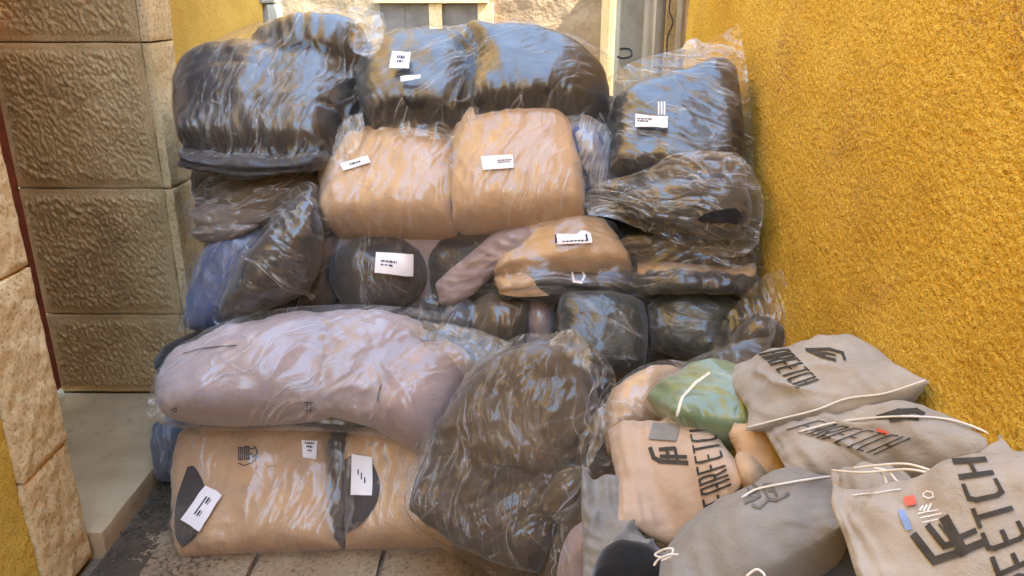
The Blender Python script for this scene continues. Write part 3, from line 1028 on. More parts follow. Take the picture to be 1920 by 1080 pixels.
FILM = dict(p=3.6, ep=.42, lump=.006, lump_l=.12, fold=.009, fold_l=(.40, .05), fine=.0022, fine_l=(.24, .018), pucker=.005, pucker_l=.04, ex=(.003, .007), iters=16, cell=.0052)
PACK = dict(p=5, ep=.40, lump=.007, lump_l=.13, fold=.005, fold_l=(.25, .05), fine=.002, pucker=.004, ex=(.01, .01), iters=14, cell=.007)


def flap(t, outline, Y, mat='film_crisp', **k):
    """loose end of film sticking out of a bag"""
    return inflated('loose_film_end', M[mat], outline, Y, .008, .006, parent=t, **K(FILM, p=2.2, lump=.014, lump_l=.06, fold=.016, fold_l=(.12, .022), fine=.006, fine_l=(.08, .012), ex=(.02, .03), edge=.012, cell=.004, **k))


def K(base, **k):
    d = dict(base); d.update(k); return d


# ---- second row glimpsed behind
for lab_, ol_, Y_ in (
    ('dark bag of the rear row glimpsed in the gaps under the two top bags', '350,180* 600,150 900,150 1150,180* 1170,240 1170,330 1150,400* 900,410 600,410 370,400*', 2.98),
    ('dark bag of the rear row glimpsed below the wide beige bag', '380,400* 600,390 900,390 1400,400* 1410,480 1400,540 1390,600* 900,620 600,620 400,600*', 2.92),
    ('dark bag of the rear row low behind the lilac bag', '400,600* 600,590 900,590 1380,600* 1390,700 1380,800 1290,900* 900,900 600,860 420,800*', 2.78),
    ('dark bag of the rear row behind the tall clear bag', '1140,200* 1200,180 1300,180 1370,200* 1390,280 1390,340 1390,400* 1300,410 1200,410 1140,400*', 2.86)):
    B(lab_, [('dark_garments', 'charcoal_cloth', ol_, (Y_,) * 4, .12, .2, K(PACK, p=6, cell=.012))], None)

# ---- top left: big dark bag
t, sh, fs = B('largest dark bag of folded black garments at the top left of the stack', [
    ('folded_garments', 'polybag_black', '348,250* 352,180 400,118 470,108 560,118 662,112* 668,170 655,240 628,292* 560,312 450,306 350,284*', (2.84, 2.84, 2.54, 2.54), .15, .2, K(PACK, fdir=15, fold=.006, p=5, layers=3, layer_amp=.008)),
    ('garment_roll', 'polybag_black', '470,112* 490,72 560,48 640,40 686,62* 690,88 672,116* 600,124 530,122 476,122*', (2.86, 2.86, 2.76, 2.76), .10, .14, K(PACK, p=2.5)),
    ('flat_garment', 'black_cloth', '345,272* 430,280 520,282 618,276* 622,300 606,314* 520,318 430,314 352,302*', (2.56,) * 4, .16, .2, K(PACK, p=5, fold=.003, layers=2)),
], ('film_clear', '330,232* 342,165 390,100 450,62 540,38 640,20 712,30* 714,66 694,120 680,190 660,262 626,312* 560,324 450,320 345,304*', (2.86, 2.86, 2.52, 2.52), .19, .2,
    K(FILM, fdir=62, fold=.012, pinch=((.72, .3, .02, .25), (.1, .4, .012, .2)))))

flap(t, '640,60* 665,38 690,28 712,26* 722,50 716,84 700,118* 690,110 676,104 664,100*', (2.78, 2.80, 2.70, 2.70), fdir=20)
flap(t, '622,250* 640,230 660,215 680,210* 684,240 676,270 662,292* 650,300 636,306 624,306*', (2.56, 2.60, 2.52, 2.50), fdir=70)

# ---- top middle: long dark bag
t, sh, fs = B('long dark bag lying along the top centre of the stack with a square white label', [
    ('black_bundle', 'polybag_black', '684,200* 690,130 724,94 800,82 880,78* 884,140 880,200 862,222* 800,226 735,222 694,232*', (2.90, 2.88, 2.58, 2.58), .11, .18, K(PACK, fdir=20, fold=.006, p=(9, 4), ep=.32)),
    ('black_bundle', 'polybag_black', '876,200* 878,86 930,82 1010,92 1084,118* 1128,142 1140,174 1088,208* 1040,206 980,212 890,212*', (2.88, 2.86, 2.60, 2.58), .12, .18, K(PACK, fdir=-10, fold=.006, p=(6, 4), ep=.34)),
], ('film_clear', '660,250* 664,190 688,112 720,82 790,72 860,60 940,54 1010,56 1075,72* 1150,118 1158,160 1092,216* 1000,214 930,216 860,224 780,238 700,252*', (2.92, 2.88, 2.58, 2.56), .16, .19,
    K(FILM, span=500, fdir=25, fold=.010, pinch=((.52, .55, .022, .3), (.02, .9, .015, .2)))))
sticker(sh[0], [(737, 104), (772, 106), (768, 138), (733, 136)], t, lines=[(.3, .3, .7, .45), (.35, .55, .6, .7)], lift=.02)
sticker(sh[0], [(753, 151), (791, 148), (790, 154), (754, 159)], t, lift=.02)

# ---- beige pair
t, sh, fs = B('wide beige bag of two folded sweatshirt packs under the long dark bag', [
    ('beige_pack', 'beige_cloth', '612,345* 628,292 680,262 760,250 846,258* 858,300 858,370 850,424* 770,430 690,430 614,424*', (2.70, 2.70, 2.46, 2.46), .12, .2, K(PACK, fdir=60, fold=.007, p=(7, 4), ep=.36)),
    ('beige_pack', 'beige_cloth', '850,262* 880,222 950,208 1010,206 1058,210* 1082,262 1096,340 1096,406* 1020,420 930,424 850,424*', (2.72, 2.72, 2.46, 2.46), .125, .2, K(PACK, fdir=75, fold=.007, p=(7, 4.5), ep=.36)),
], ('film_soft', '604,352* 622,288 676,254 760,240 850,232 905,206 985,203 1062,207* 1088,260 1104,340 1102,412* 1020,430 930,434 850,434 700,436 608,430*', (2.72, 2.72, 2.46, 2.46), .16, .2,
    K(FILM, span=300, fdir=55, p=4.5, fold=.009, pinch=((.5, .15, .018, .28), (.5, .9, .008, .15)))))
sticker(sh[1], [(902, 294), (962, 291), (964, 316), (906, 320)], t, lines=[(.5, .35, .95, .42), (.5, .5, .9, .56)], lift=.006)
sticker(sh[0], [(638, 308), (690, 293), (696, 306), (644, 322)], t, lines=[(.3, .4, .7, .6)], lift=.006)
lp = patch('bag_flap', M['film_milky'], sh[0], '740,224* 780,226 830,236* 840,248 838,256* 800,252 742,250*', t) if False else None

flap(t, '742,224* 770,220 800,222 838,236* 850,250 850,262 846,272* 815,262 780,256 742,256*', (2.60, 2.62, 2.54, 2.52), fdir=10)
flap(t, '838,258* 850,236 868,220 890,212* 880,250 872,290 866,320* 858,330 850,330 842,318*', (2.66, 2.70, 2.50, 2.50), fdir=80)

# ---- upper right tall film bag
t, sh, fs = B('tall clear bag against the right wall with dark folded tracksuit, white label and three stripes', [
    ('folded_tracksuit', 'polybag_black', '1150,200* 1200,165 1280,140 1340,120 1382,130* 1392,200 1398,290 1392,338* 1310,336 1220,330 1142,322*', (2.74, 2.66, 2.44, 2.50), .10, .18, K(PACK, p=5, fdir=-30, fold=.006)),
], ('film_crisp', '1096,210* 1150,148 1200,120 1260,104 1320,88 1378,52* 1392,120 1402,230 1408,345* 1320,345 1220,345 1120,340*', (2.76, 2.66, 2.42, 2.50), .12, .18,
    K(FILM, fdir=-38, p=3, fold=.014, fine=.006, pinch=((.0, .3, .02, .3), (.95, .05, .02, .25), (.8, .7, .014, .2)))))
sticker(sh[0], [(1193, 220), (1254, 222), (1252, 246), (1192, 243)], t, lines=[(.05, .3, .5, .4), (.05, .5, .4, .6)], lift=.018)
emblem(sh[0], [[(1235, 192), (1235, 214)], [(1240.5, 192), (1240.5, 214)], [(1246, 192), (1246, 214)]], 3.2, t, M['white_print'], 'stripe_mark')

# small scrap of film behind it
t, sh, fs = B('crumpled whitish scrap of film behind the tall clear bag', [
    ('film_scrap', 'film_milky', '1278,92* 1290,76 1304,72 1318,80* 1322,92 1318,104* 1305,108 1296,108 1284,110*', (2.7,) * 4, .04, .04, K(FILM, p=2, cell=.004)),
], None, name='film_scrap_bundle', cat='plastic scrap', group=None)

# sliver between beige and tall bag
t, sh, fs = B('narrow bluish bag squeezed between the beige bag and the tall clear bag', [
    ('grey_blue_garment', 'navy_cloth', '1062,236* 1080,228 1105,232 1128,250* 1145,290 1158,345 1158,365* 1130,372 1110,372 1098,360*', (2.62,) * 4, .12, .15, K(PACK, p=3)),
], ('film_milky', '1058,228* 1082,222 1108,228 1132,246* 1150,290 1162,345 1162,370* 1130,378 1110,376 1096,366*', (2.61,) * 4, .14, .15, K(FILM, fdir=75, p=3)))

# ---- crumpled film bag at the right, middle
t, sh, fs = B('heavily crumpled clear bag of dark garments with a hand hole, below tall clear bag', [
    ('dark_garment', 'charcoal_cloth', '1155,385* 1180,360 1240,340 1320,320 1390,330* 1404,360 1410,400 1395,445* 1330,450 1260,430 1180,408*', (2.46, 2.34, 2.30, 2.40), .10, .2, K(PACK, p=4)),
    ('upper_garment', 'brown_cloth', '1215,330* 1250,306 1300,294 1350,290 1385,296* 1400,320 1402,345 1400,365* 1350,360 1290,356 1225,352*', (2.52, 2.44, 2.40, 2.48), .13, .2, K(PACK, p=3)),
], ('film_crumpled', '1098,372* 1130,346 1190,332 1230,318 1262,298 1320,290 1376,292* 1402,322 1424,380 1414,455* 1378,476 1310,466 1240,436 1160,408 1112,402*', (2.48, 2.34, 2.28, 2.40), .2, .2,
    K(FILM, fdir=-18, p=2.6, fold=.018, fold_l=(.2, .03), fine=.009, ex=(.04, .05), iters=34, edge=.01, pinch=((.75, .45, .03, .2), (.2, .4, .02, .2), (.5, .8, .02, .15)))))
patch('hand_hole', M['black_void'], fs, '1308,408* 1330,398 1355,392 1378,390* 1388,400 1388,412 1382,420* 1360,418 1335,418 1312,416*', t, lift=.003)

# ---- row three, left: crumpled film with tan
t, sh, fs = B('crumpled clear bag with tan and grey garments, tucked under the top left bag', [
    ('tan_garment', 'brown_cloth', '400,350* 450,328 520,322 580,326 612,330* 612,350 600,375 580,392* 520,396 460,390 410,380*', (2.6,) * 4, .12, .2, K(PACK, p=3)),
    ('grey_garment', 'grey_brown_cloth', '362,392* 400,376 450,370 500,372 540,378* 530,400 500,418 470,428* 440,440 410,444 372,440*', (2.55,) * 4, .08, .2, K(PACK, p=5, fold=.010, layers=2)),
], ('film_crumpled', '352,388* 380,352 420,326 500,316 570,318 618,326* 620,352 600,385 560,412* 500,428 440,446 390,448 360,440*', (2.56, 2.6, 2.54, 2.5), .15, .2,
    K(FILM, fdir=12, p=2.8, fold=.015, fine=.008, ex=(.03, .045), edge=.008, pinch=((.3, .5, .02, .2),))))
# dark garment in the gap above it
t, sh, fs = B('black garment end filling the dark gap between top left bag and jamb', [
    ('black_garment', 'black_cloth', '360,318* 400,312 450,310 600,312* 610,330 600,345 560,350* 480,345 420,350 366,365*', (2.72,) * 4, .12, .15, K(PACK, p=3)),
], None, name='loose_garment', cat='garment', group=None)

# ---- blue bag
t, sh, fs = B('navy blue bag with slipped film leaning on the limestone jamb', [
    ('blue_garment', 'navy_cloth', '366,500* 400,445 440,424 490,418 530,440* 520,490 480,545 440,590* 420,612 385,622 346,612*', (2.56, 2.6, 2.5, 2.44), .12, .2, K(PACK, p=2.6, fdir=50, fold=.008)),
], ('film_soft', '352,520* 388,452 430,420 490,412 540,436* 526,492 486,548 444,594* 424,618 382,628 338,616*', (2.56, 2.6, 2.5, 2.42), .14, .2,
    K(FILM, fdir=58, p=2.5, fold=.012, pinch=((.7, .2, .02, .2),))))

# ---- black glossy diagonal bag
t, sh, fs = B('glossy black bag propped diagonally beside the navy bag', [
    ('black_garments', 'black_cloth', '520,412* 548,378 572,366 592,374 598,396* 606,440 600,500 580,545* 530,572 470,590 416,596* 412,570 440,510 478,460', (2.42, 2.44, 2.36, 2.28), .13, .22, K(PACK, p=4, ep=.6, fdir=-50, fold=.004)),
    ('brown_garment', 'dark_brown_cloth', '560,560* 580,530 596,510 612,500 630,510* 640,540 632,570 625,586* 600,592 570,596 548,596*', (2.5,) * 4, .1, .1, K(PACK, p=2.5)),
], ('film_crisp', '505,425* 540,372 562,352 584,352 600,385* 610,440 604,505 584,552* 530,584 470,602 412,606* 404,580 432,512 470,462', (2.42, 2.44, 2.36, 2.27), .15, .22,
    K(FILM, fdir=-52, p=2.8, fold=.010, fold_l=(.35, .035), fine=.004, pinch=((.85, .25, .025, .22), (.0, 1., .02, .15)))))

# ---- mauve bag with dark bundle (row three centre)
t, sh, fs = B('mauve garment bag standing behind the black bundle with a label, below the wide beige bag', [
    ('mauve_garment', 'mauve_cloth', '600,440* 680,434 760,434 830,436 900,440* 900,480 890,540 880,600* 800,604 700,604 596,600*', (2.55,) * 4, .05, .2, K(PACK, p=5, fold=.003)),
], None, name='garment_bag')
t, sh, fs = B('rounded black bundle wrapped in clear film with a cream label, centre of the stack', [
    ('black_bundle', 'charcoal_cloth', '622,478* 660,450 700,444 750,448 786,470* 800,500 800,530 786,558* 740,576 700,576 655,570* 632,545 620,510', (2.50,) * 4, .13, .1, K(PACK, p=2.6, fdir=80, fold=.006)),
], ('film_clear', '612,480* 650,444 700,437 755,440 798,458* 810,500 810,535 800,566* 750,582 700,582 650,578* 622,552 610,512', (2.50,) * 4, .15, .12,
    K(FILM, fdir=82, p=2.6, fold=.008, pinch=((.9, .3, .012, .15),))))
sticker(sh[0], [(706, 476), (770, 480), (770, 517), (704, 511)], t, lines=[(.16, .38, .6, .46), (.16, .56, .5, .63)], lift=.012)

# ---- diagonal grey mauve sleeve bag
t, sh, fs = B('dark bag crossed by a diagonal grey-mauve sleeve, right of the black bundle with label', [
    ('dark_garment', 'charcoal_cloth', '800,470* 830,442 880,432 930,430 1000,430* 980,470 950,520 920,560* 880,566 840,566 806,560*', (2.56,) * 4, .10, .2, K(PACK, p=3)),
    ('mauve_sleeve', 'mauve_deep_cloth', '816,532* 850,500 890,470 930,440 985,424* 1010,430 985,455 950,490* 910,530 870,560 826,572*', (2.455,) * 4, .04, .1, K(PACK, p=3.5, fdir=-35, fold=.010, fold_l=(.3, .03))),
], ('film_clear', '800,470* 830,438 880,426 960,418 1025,420* 1000,455 965,500 925,560* 880,572 840,572 806,566*', (2.54,) * 4, .15, .15,
    K(FILM, fdir=-38, p=2.6, fold=.010, edge=.004)))

# ---- beige and black bag
t, sh, fs = B('beige bag with a black lower band and a taped label, centre right of the stack', [
    ('beige_garment', 'tan_cloth', '935,482* 965,452 1010,430 1070,420 1136,424* 1152,445 1180,480 1186,505* 1120,510 1020,512 930,520*', (2.54, 2.52, 2.42, 2.42), .09, .2, K(PACK, p=6, ep=.34, fdir=-12, fold=.007, layers=2, layer_amp=.01)),
    ('black_band_garment', 'black_cloth', '925,512* 1000,496 1060,500 1120,505 1184,498* 1200,515 1196,535 1185,546* 1120,552 1040,554 935,548*', (2.46,) * 4, .11, .2, K(PACK, p=6, fold=.004, layers=2)),
], ('film_soft', '916,520* 940,474 980,440 1040,422 1090,418 1140,421* 1160,445 1190,480 1200,545* 1120,556 1040,558 924,552*', (2.53, 2.52, 2.40, 2.40), .13, .2,
    K(FILM, fdir=-15, p=3, fold=.010, pinch=((.95, .6, .015, .2), (.2, .2, .012, .2)))))
patch('beige_fold', M['tan_cloth'], sh[1], '920,522* 935,516 955,512 985,512* 1000,525 1010,540 1030,554* 1000,556 965,556 925,548*', t, lift=.001)
sticker(sh[0], [(1040, 438), (1106, 436), (1110, 456), (1042, 460)], t, lines=[(.0, .1, .06, .9), (.2, .72, .85, .82), (.85, .3, .9, .8)], lift=.008)
emblem(sh[1], [[(1073, 512), (1076, 528), (1090, 530), (1096, 518), (1092, 510)]], 4, t, M['white_print'], 'drawcord')

# ---- brown and black flat bag right
t, sh, fs = B('flat bag of brown and black garments with a beige edge, against the right wall', [
    ('brown_garment', 'dark_brown_cloth', '1150,455* 1200,450 1280,452 1350,456 1412,470* 1418,480 1418,492 1414,500* 1340,502 1260,500 1180,492*', (2.50, 2.42, 2.38, 2.46), .12, .2, K(PACK, p=4, fold=.006, layers=3)),
    ('beige_edge', 'tan_cloth', '1196,494* 1240,488 1300,492 1360,498 1414,492* 1418,500 1418,510 1414,518* 1350,514 1280,510 1200,508*', (2.44, 2.36, 2.36, 2.44), .13, .2, K(PACK, p=3, fold=.003)),
    ('black_garment', 'black_cloth', '1185,510* 1250,502 1300,506 1360,510 1418,512* 1422,525 1418,540 1408,550* 1340,550 1260,550 1195,546*', (2.44, 2.36, 2.34, 2.42), .14, .2, K(PACK, p=3.5)),
], ('film_clear', '1150,450* 1200,442 1280,446 1350,450 1418,462* 1424,490 1424,525 1414,552* 1340,554 1260,554 1180,550*', (2.50, 2.40, 2.34, 2.42), .165, .2,
    K(FILM, fdir=8, p=3.4, fold=.010, pinch=((.02, .5, .015, .2),))))

# ---- lower middle shiny bag
t, sh, fs = B('shiny clear bag of rolled tan garments above the right end of the lilac bag', [
    ('rolled_garment', 'charcoal_cloth', '748,580* 770,568 800,568 822,576* 832,590 832,605 825,612* 800,612 780,610 752,596*', (2.46,) * 4, .08, .15, K(PACK, p=2.4)),
    ('rolled_garment', 'dusty_navy_cloth', '826,580* 845,562 870,558 885,566* 894,585 894,605 884,620* 865,624 845,620 828,608*', (2.46,) * 4, .09, .15, K(PACK, p=2.4)),
    ('tan_garment', 'brown_cloth', '886,570* 915,552 950,548 990,556* 990,590 985,620 975,650* 950,656 920,650 890,635*', (2.46,) * 4, .10, .15, K(PACK, p=3, fdir=75, fold=.008)),
    ('mauve_garment', 'mauve_deep_cloth', '988,560* 1005,552 1025,556 1036,566* 1040,600 1040,640 1036,665* 1015,668 1000,662 985,650*', (2.48,) * 4, .09, .15, K(PACK, p=3)),
], ('film_crisp', '740,580* 800,560 870,552 950,544 1036,556* 1046,600 1046,640 1040,672* 980,672 900,648 830,622 750,602*', (2.46, 2.48, 2.40, 2.42), .125, .15,
    K(FILM, fdir=70, p=3.2, fold=.014, fold_l=(.25, .022), ex=(.03, .02), pinch=((.28, .5, .015, .12), (.6, .8, .015, .2)))))

# ---- green black pair of bundles
t, sh, fs = B('bag of two dark green-black bundles in loose film, low in the stack at the right', [
    ('green_black_bundle', 'green_black_cloth', '1045,585* 1060,556 1110,548 1160,552 1206,568* 1214,600 1214,650 1206,700* 1160,712 1110,712 1062,700*', (2.44, 2.42, 2.30, 2.30), .15, .2, K(PACK, p=4.5, fdir=5, fold=.007)),
    ('green_black_bundle', 'green_black_cloth', '1214,572* 1250,554 1310,548 1350,552 1384,566* 1390,590 1376,630 1350,668* 1310,680 1270,672 1222,655*', (2.46, 2.40, 2.32, 2.38), .13, .2, K(PACK, p=4, fdir=80, fold=.007)),
], ('film_clear', '1036,580* 1060,548 1120,544 1210,546 1300,544 1392,552* 1398,590 1376,640 1320,688* 1260,690 1200,712 1140,722 1052,712*', (2.44, 2.40, 2.30, 2.30), .175, .2,
    K(FILM, fdir=-30, p=4.5, fold=.008, pinch=((.45, .3, .008, .3),))))

# ---- crinkled empty-ish film by the wall
t, sh, fs = B('crinkled half empty clear bag standing against the right wall above the pouches', [
    ('brown_garment', 'dark_brown_cloth', '1372,640* 1390,610 1420,595 1450,600 1474,620* 1480,640 1478,655 1472,668* 1440,672 1410,672 1380,668*', (2.2, 2.14, 2.1, 2.14), .08, .12, K(PACK, p=2.6)),
], ('film_crisp', '1338,650* 1370,596 1400,560 1430,528 1462,512* 1484,560 1488,620 1480,672* 1440,680 1400,680 1350,676*', (2.2, 2.16, 2.08, 2.12), .10, .12,
    K(FILM, fdir=68, p=2.4, fold=.018, fine=.010, ex=(.05, .03), edge=.010, pinch=((.6, .5, .03, .2), (.3, .8, .02, .15)))))

# ---- dark bag seen under the lilac bag's left end
t, sh, fs = B('thin black bag squeezed between limestone jamb and lilac bag', [
    ('black_garment', 'black_cloth', '292,680* 320,650 360,625 410,600 450,585* 480,600 470,640 440,670* 400,690 350,700 300,708*', (2.50, 2.56, 2.5, 2.44), .10, .15, K(PACK, p=2.4)),
], None)
# ---- grey dark small one
t, sh, fs = B('small dark grey bag bulging out under the left end of the lilac bag', [
    ('grey_garment', 'dusty_navy_cloth', '292,800* 300,785 325,780 350,784 366,796* 366,830 362,870 350,894* 335,900 315,898 298,888*', (2.42, 2.42, 2.38, 2.38), .09, .2, K(PACK, p=2.4, fold=.003)),
], ('film_clear', '286,800* 298,780 325,774 352,780 372,794* 372,830 366,874 352,898* 335,904 312,902 292,890*', (2.42, 2.42, 2.38, 2.38), .10, .2, K(FILM, fdir=80, p=2.4, fold=.005)))

# ---- beige bottom bag
t, sh, fs = B('bottom bag on the paving, two beige packs with black corner panels', [
    ('beige_pack', 'tan_cloth', '352,880* 358,820 420,808 520,806 634,808* 638,880 640,960 640,1030* 560,1034 450,1040 344,1048* 336,1000 342,940', (2.30, 2.32, 2.02, 2.00), .12, .2, K(PACK, p=6, lump=.008, fold=.005, fdir=10)),
    ('beige_pack', 'tan_cloth', '646,812* 720,812 800,820 850,836* 870,900 885,960 880,1010* 800,1022 720,1026 648,1030* 646,960 646,880', (2.32, 2.30, 2.02, 2.02), .12, .2, K(PACK, p=6, lump=.008, fold=.005, fdir=85)),
    ('tan_top_fold', 'brown_cloth', '370,800* 460,788 550,786 640,790 790,812* 800,826 800,840 795,850* 700,830 550,822 372,830*', (2.36,) * 4, .10, .15, K(PACK, p=2.6, fold=.006)),
    ('black_lining', 'dark_panel', '624,812* 634,808 646,808 656,812* 660,880 660,950 658,1020* 648,1026 636,1026 628,1022*', (2.28, 2.28, 2.04, 2.04), .09, .2, K(PACK, p=4, fold=.002)),
], ('film_soft', '340,880* 352,802 440,788 560,784 680,790 850,822* 880,880 900,950 890,1022* 780,1034 640,1042 500,1046 326,1060* 322,1000 332,940', (2.32, 2.32, 2.00, 1.99), .145, .2,
    K(FILM, fdir=78, p=6, fold=.007, fine=.004, pinch=((.55, .35, .012, .2), (.0, 1., .01, .2)))))
patch('black_panel', M['dark_panel'], sh[0], '352,876* 362,874 370,882 378,896* 392,930 398,950 392,960* 372,1000 352,1020 342,1026* 330,1000 332,940', t, lift=.003)
patch('black_panel', M['dark_panel'], sh[1], '647,862* 665,852 685,856 700,870* 712,905 708,940 690,970* 676,985 660,995 648,1000* 647,960 647,900', t, lift=.003)
patch('black_panel', M['dark_panel'], sh[2], '370,812* 380,806 390,804 398,803* 398,810 392,816 388,822* 380,824 374,826 366,828*', t, lift=.003)
sticker(sh[0], [(387, 912), (419, 930), (377, 996), (343, 974)], t, bars=None, lines=[(.36, .22, .44, .72), (.5, .22, .58, .72), (.62, .25, .66, .7)], lift=.012)
sticker(sh[1], [(661, 852), (699, 858), (699, 930), (660, 928)], t, lines=[(.3, .38, .36, .5), (.45, .45, .52, .62), (.6, .55, .66, .7)], lift=.006)
sticker(sh[0], [(566, 826), (594, 828), (592, 862), (568, 858)], t, lines=[(.2, .1, .8, .2), (.3, .3, .7, .4), (.35, .5, .65, .6)], lift=.006, mat=M['white_print'])
lettering('8', [(447, 840), (447, 862), (456, 862), (456, 840)], sh[0], t, M['ink'], name='printed_mark', thick=2.6)
lettering('8', [(458, 838), (458, 861), (468, 861), (468, 838)], sh[0], t, M['ink'], name='printed_mark', thick=2.6)
emblem(sh[0], [(2.2, [(470, 842), (480, 840), (482, 850), (474, 858), (470, 850), (484, 858)])], 2, t, M['ink'], 'printed_mark')
emblem(sh[0], [(1.6, [(447, 868), (458, 873), (472, 868), (482, 858), (483, 846), (476, 836)])], 2, t, M['ink'], 'printed_mark')

# ---- lilac bag
t, sh, fs = B('big lilac bag of soft mauve garments draped over the bottom beige bag', [
    ('mauve_roll', 'mauve_cloth', '300,755* 330,690 400,640 500,606 560,594 620,590* 640,650 640,720 620,780* 540,784 420,786 312,780*', (2.20, 2.36, 2.14, 2.08), .15, .2, K(PACK, p=2.8, lump=.008, fold=.003, fdir=5)),
    ('mauve_middle', 'mauve_cloth', '590,592* 650,586 720,588 790,604* 800,650 780,720 744,796* 700,796 640,780 590,772*', (2.34, 2.36, 2.12, 2.12), .11, .2, K(PACK, p=2.6, fold=.010, fold_l=(.2, .05), fdir=52)),
    ('mauve_pack', 'mauve_deep_cloth', '700,690* 750,660 810,648 856,655 892,690* 890,720 860,770 808,842* 780,838 740,815 690,790*', (2.30, 2.30, 2.10, 2.10), .13, .2, K(PACK, p=2.6, fold=.004, fdir=50)),
], ('film_soft', '284,762* 300,716 350,655 420,612 520,588 620,580 720,580 820,592 960,642* 920,690 870,770 812,850* 770,838 700,806 620,788 500,788 400,790 300,786*', (2.20, 2.42, 2.06, 2.06), .165, .2,
    K(FILM, span=500, fdir=30, p=2.9, fold=.007, fine=.003, pinch=((.66, .5, .02, .3), (.5, .1, .012, .25)))))
emblem(sh[0], [(2.4, [(345, 663), (372, 655), (410, 650), (443, 648)])], 2, t, M['dark_panel'], 'seam_line')
emblem(sh[2], [(4, [(714, 722), (711, 738), (709, 752)])], 3, t, M['dark_panel'], 'seam_line')
for mk_ in ([(322, 768), (330, 764), (331, 770), (324, 772)], [(572, 754), (586, 755)], [(570, 768), (584, 769)], [(576, 757), (574, 774)], [(583, 757), (582, 774)]):
    emblem(sh[0], [mk_], 1.8, t, M['ink'], 'printed_mark')
emblem(sh[2], [(3, [(764, 842), (770, 838), (778, 846), (772, 850), (764, 842)]), (4, [(778, 846), (788, 852)])], 3, t, M['ink'], 'cord_end')

flap(t, '276,748* 284,740 296,734 310,728* 316,750 314,776 308,796* 296,792 284,784 272,776*', (2.14, 2.16, 2.12, 2.10), fdir=30)
flap(t, '760,606* 830,606 900,622 962,644* 930,680 900,705 880,720* 860,690 835,665 800,650*', (2.26, 2.16, 2.08, 2.12), 'film_soft', fdir=-20)

# ---- big loose film bag, centre foreground
t, sh, fs = B('large loose clear bag of crumpled brown garments propped in the centre foreground', [
    ('folded_garments', 'dark_brown_cloth', '880,716* 940,660 1010,642 1088,652* 1120,740 1112,840 1066,940 1010,1076* 930,1056 850,1014 768,956* 790,880 835,790', (2.12, 2.04, 1.76, 1.84), .09, .16, K(PACK, p=6, ep=.34, fold=.006, fdir=40, lump=.008)),
    ('brown_garment', 'brown_cloth', '892,718* 945,664 1010,644 1082,654* 1108,730 1104,810 1080,900* 1000,890 920,876 822,858* 830,800 856,760', (2.08, 2.00, 1.86, 1.92), .10, .12, K(PACK, p=5, ep=.36, lump=.010, lump_l=.14, fold=.012, fold_l=(.25, .06), fdir=66, ex=(.02, .02), iters=20)),
], ('film_clear', '880,706* 925,664 980,636 1030,634 1072,622* 1128,690 1136,760 1116,858 1070,900 1030,960* 1062,1000 1040,1050 1006,1084 930,1072* 850,1030 770,978 748,930 790,850 840,775', (2.14, 1.98, 1.76, 1.84), .15, .18,
    K(FILM, span=400, fdir=62, p=2.8, fold=.016, fold_l=(.4, .035), fine=.006, ex=(.02, .05), edge=.006, pinch=((.1, .7, .02, .25), (.8, .1, .02, .2)))))

flap(t, '1030,640* 1048,624 1066,618 1084,624* 1104,650 1112,680 1108,704* 1090,690 1068,680 1040,672*', (1.98, 1.96, 1.92, 1.94), fdir=60)
flap(t, '1090,800* 1108,780 1124,765 1138,756* 1136,810 1120,850 1100,884* 1090,890 1080,880 1082,850*', (1.86, 1.86, 1.80, 1.80), fdir=75)

# ---- gold-blue crinkled scrap
t, sh, fs = B('small very crinkled shiny clear packet right of the big loose bag', [
    ('ochre_garment', 'brown_cloth', '1012,938* 1035,910 1060,896 1085,892 1098,900* 1100,930 1098,955 1090,975* 1070,976 1040,970 1016,955*', (1.78,) * 4, .03, .08, K(PACK, p=2.4)),
], ('film_crisp', '996,955* 1025,915 1050,896 1080,886 1102,888* 1106,920 1104,955 1094,984* 1070,984 1040,978 1005,966*', (1.77,) * 4, .05, .08,
    K(FILM, fdir=30, p=2.2, fold=.014, fold_l=(.08, .02), fine=.008, fine_l=(.05, .012), ex=(.08, .08), iters=40, cell=.0035)))

# ---- film scraps at the bottom centre
t, sh, fs = B('loose clear bag end lying on the paving at the bottom centre', [
    ('grey_garment', 'mauve_deep_cloth', '1050,1060* 1070,1020 1090,1000 1110,990 1130,1000* 1140,1040 1140,1080 1140,1110* 1110,1120 1080,1120 1040,1110*', (1.66,) * 4, .04, .1, K(PACK, p=2.4)),
], ('film_crisp', '1030,1080* 1055,1010 1078,970 1100,950 1130,960* 1150,1010 1160,1060 1160,1130* 1110,1140 1070,1140 1020,1130*', (1.66,) * 4, .06, .1,
    K(FILM, fdir=65, p=2.4, fold=.012, ex=(.05, .05))))

# ---- pale pink pack in film
t, sh, fs = B('pale pink garment in clear film between the loose brown bag and the sage green packet', [
    ('pink_garment', 'pouch_pink', '1140,800* 1150,750 1190,712 1235,690 1285,694* 1290,720 1270,760 1240,785* 1210,805 1180,820 1138,850*', (2.0, 2.0, 1.9, 1.86), .07, .15, K(PACK, p=2.5, fdir=-30, fold=.006)),
], ('film_crisp', '1118,830* 1138,760 1180,710 1235,684 1295,686* 1300,720 1276,770 1240,800* 1205,830 1160,860 1112,890*', (2.0, 2.0, 1.88, 1.84), .09, .15,
    K(FILM, fdir=-40, p=2.5, fold=.012, ex=(.03, .04))))

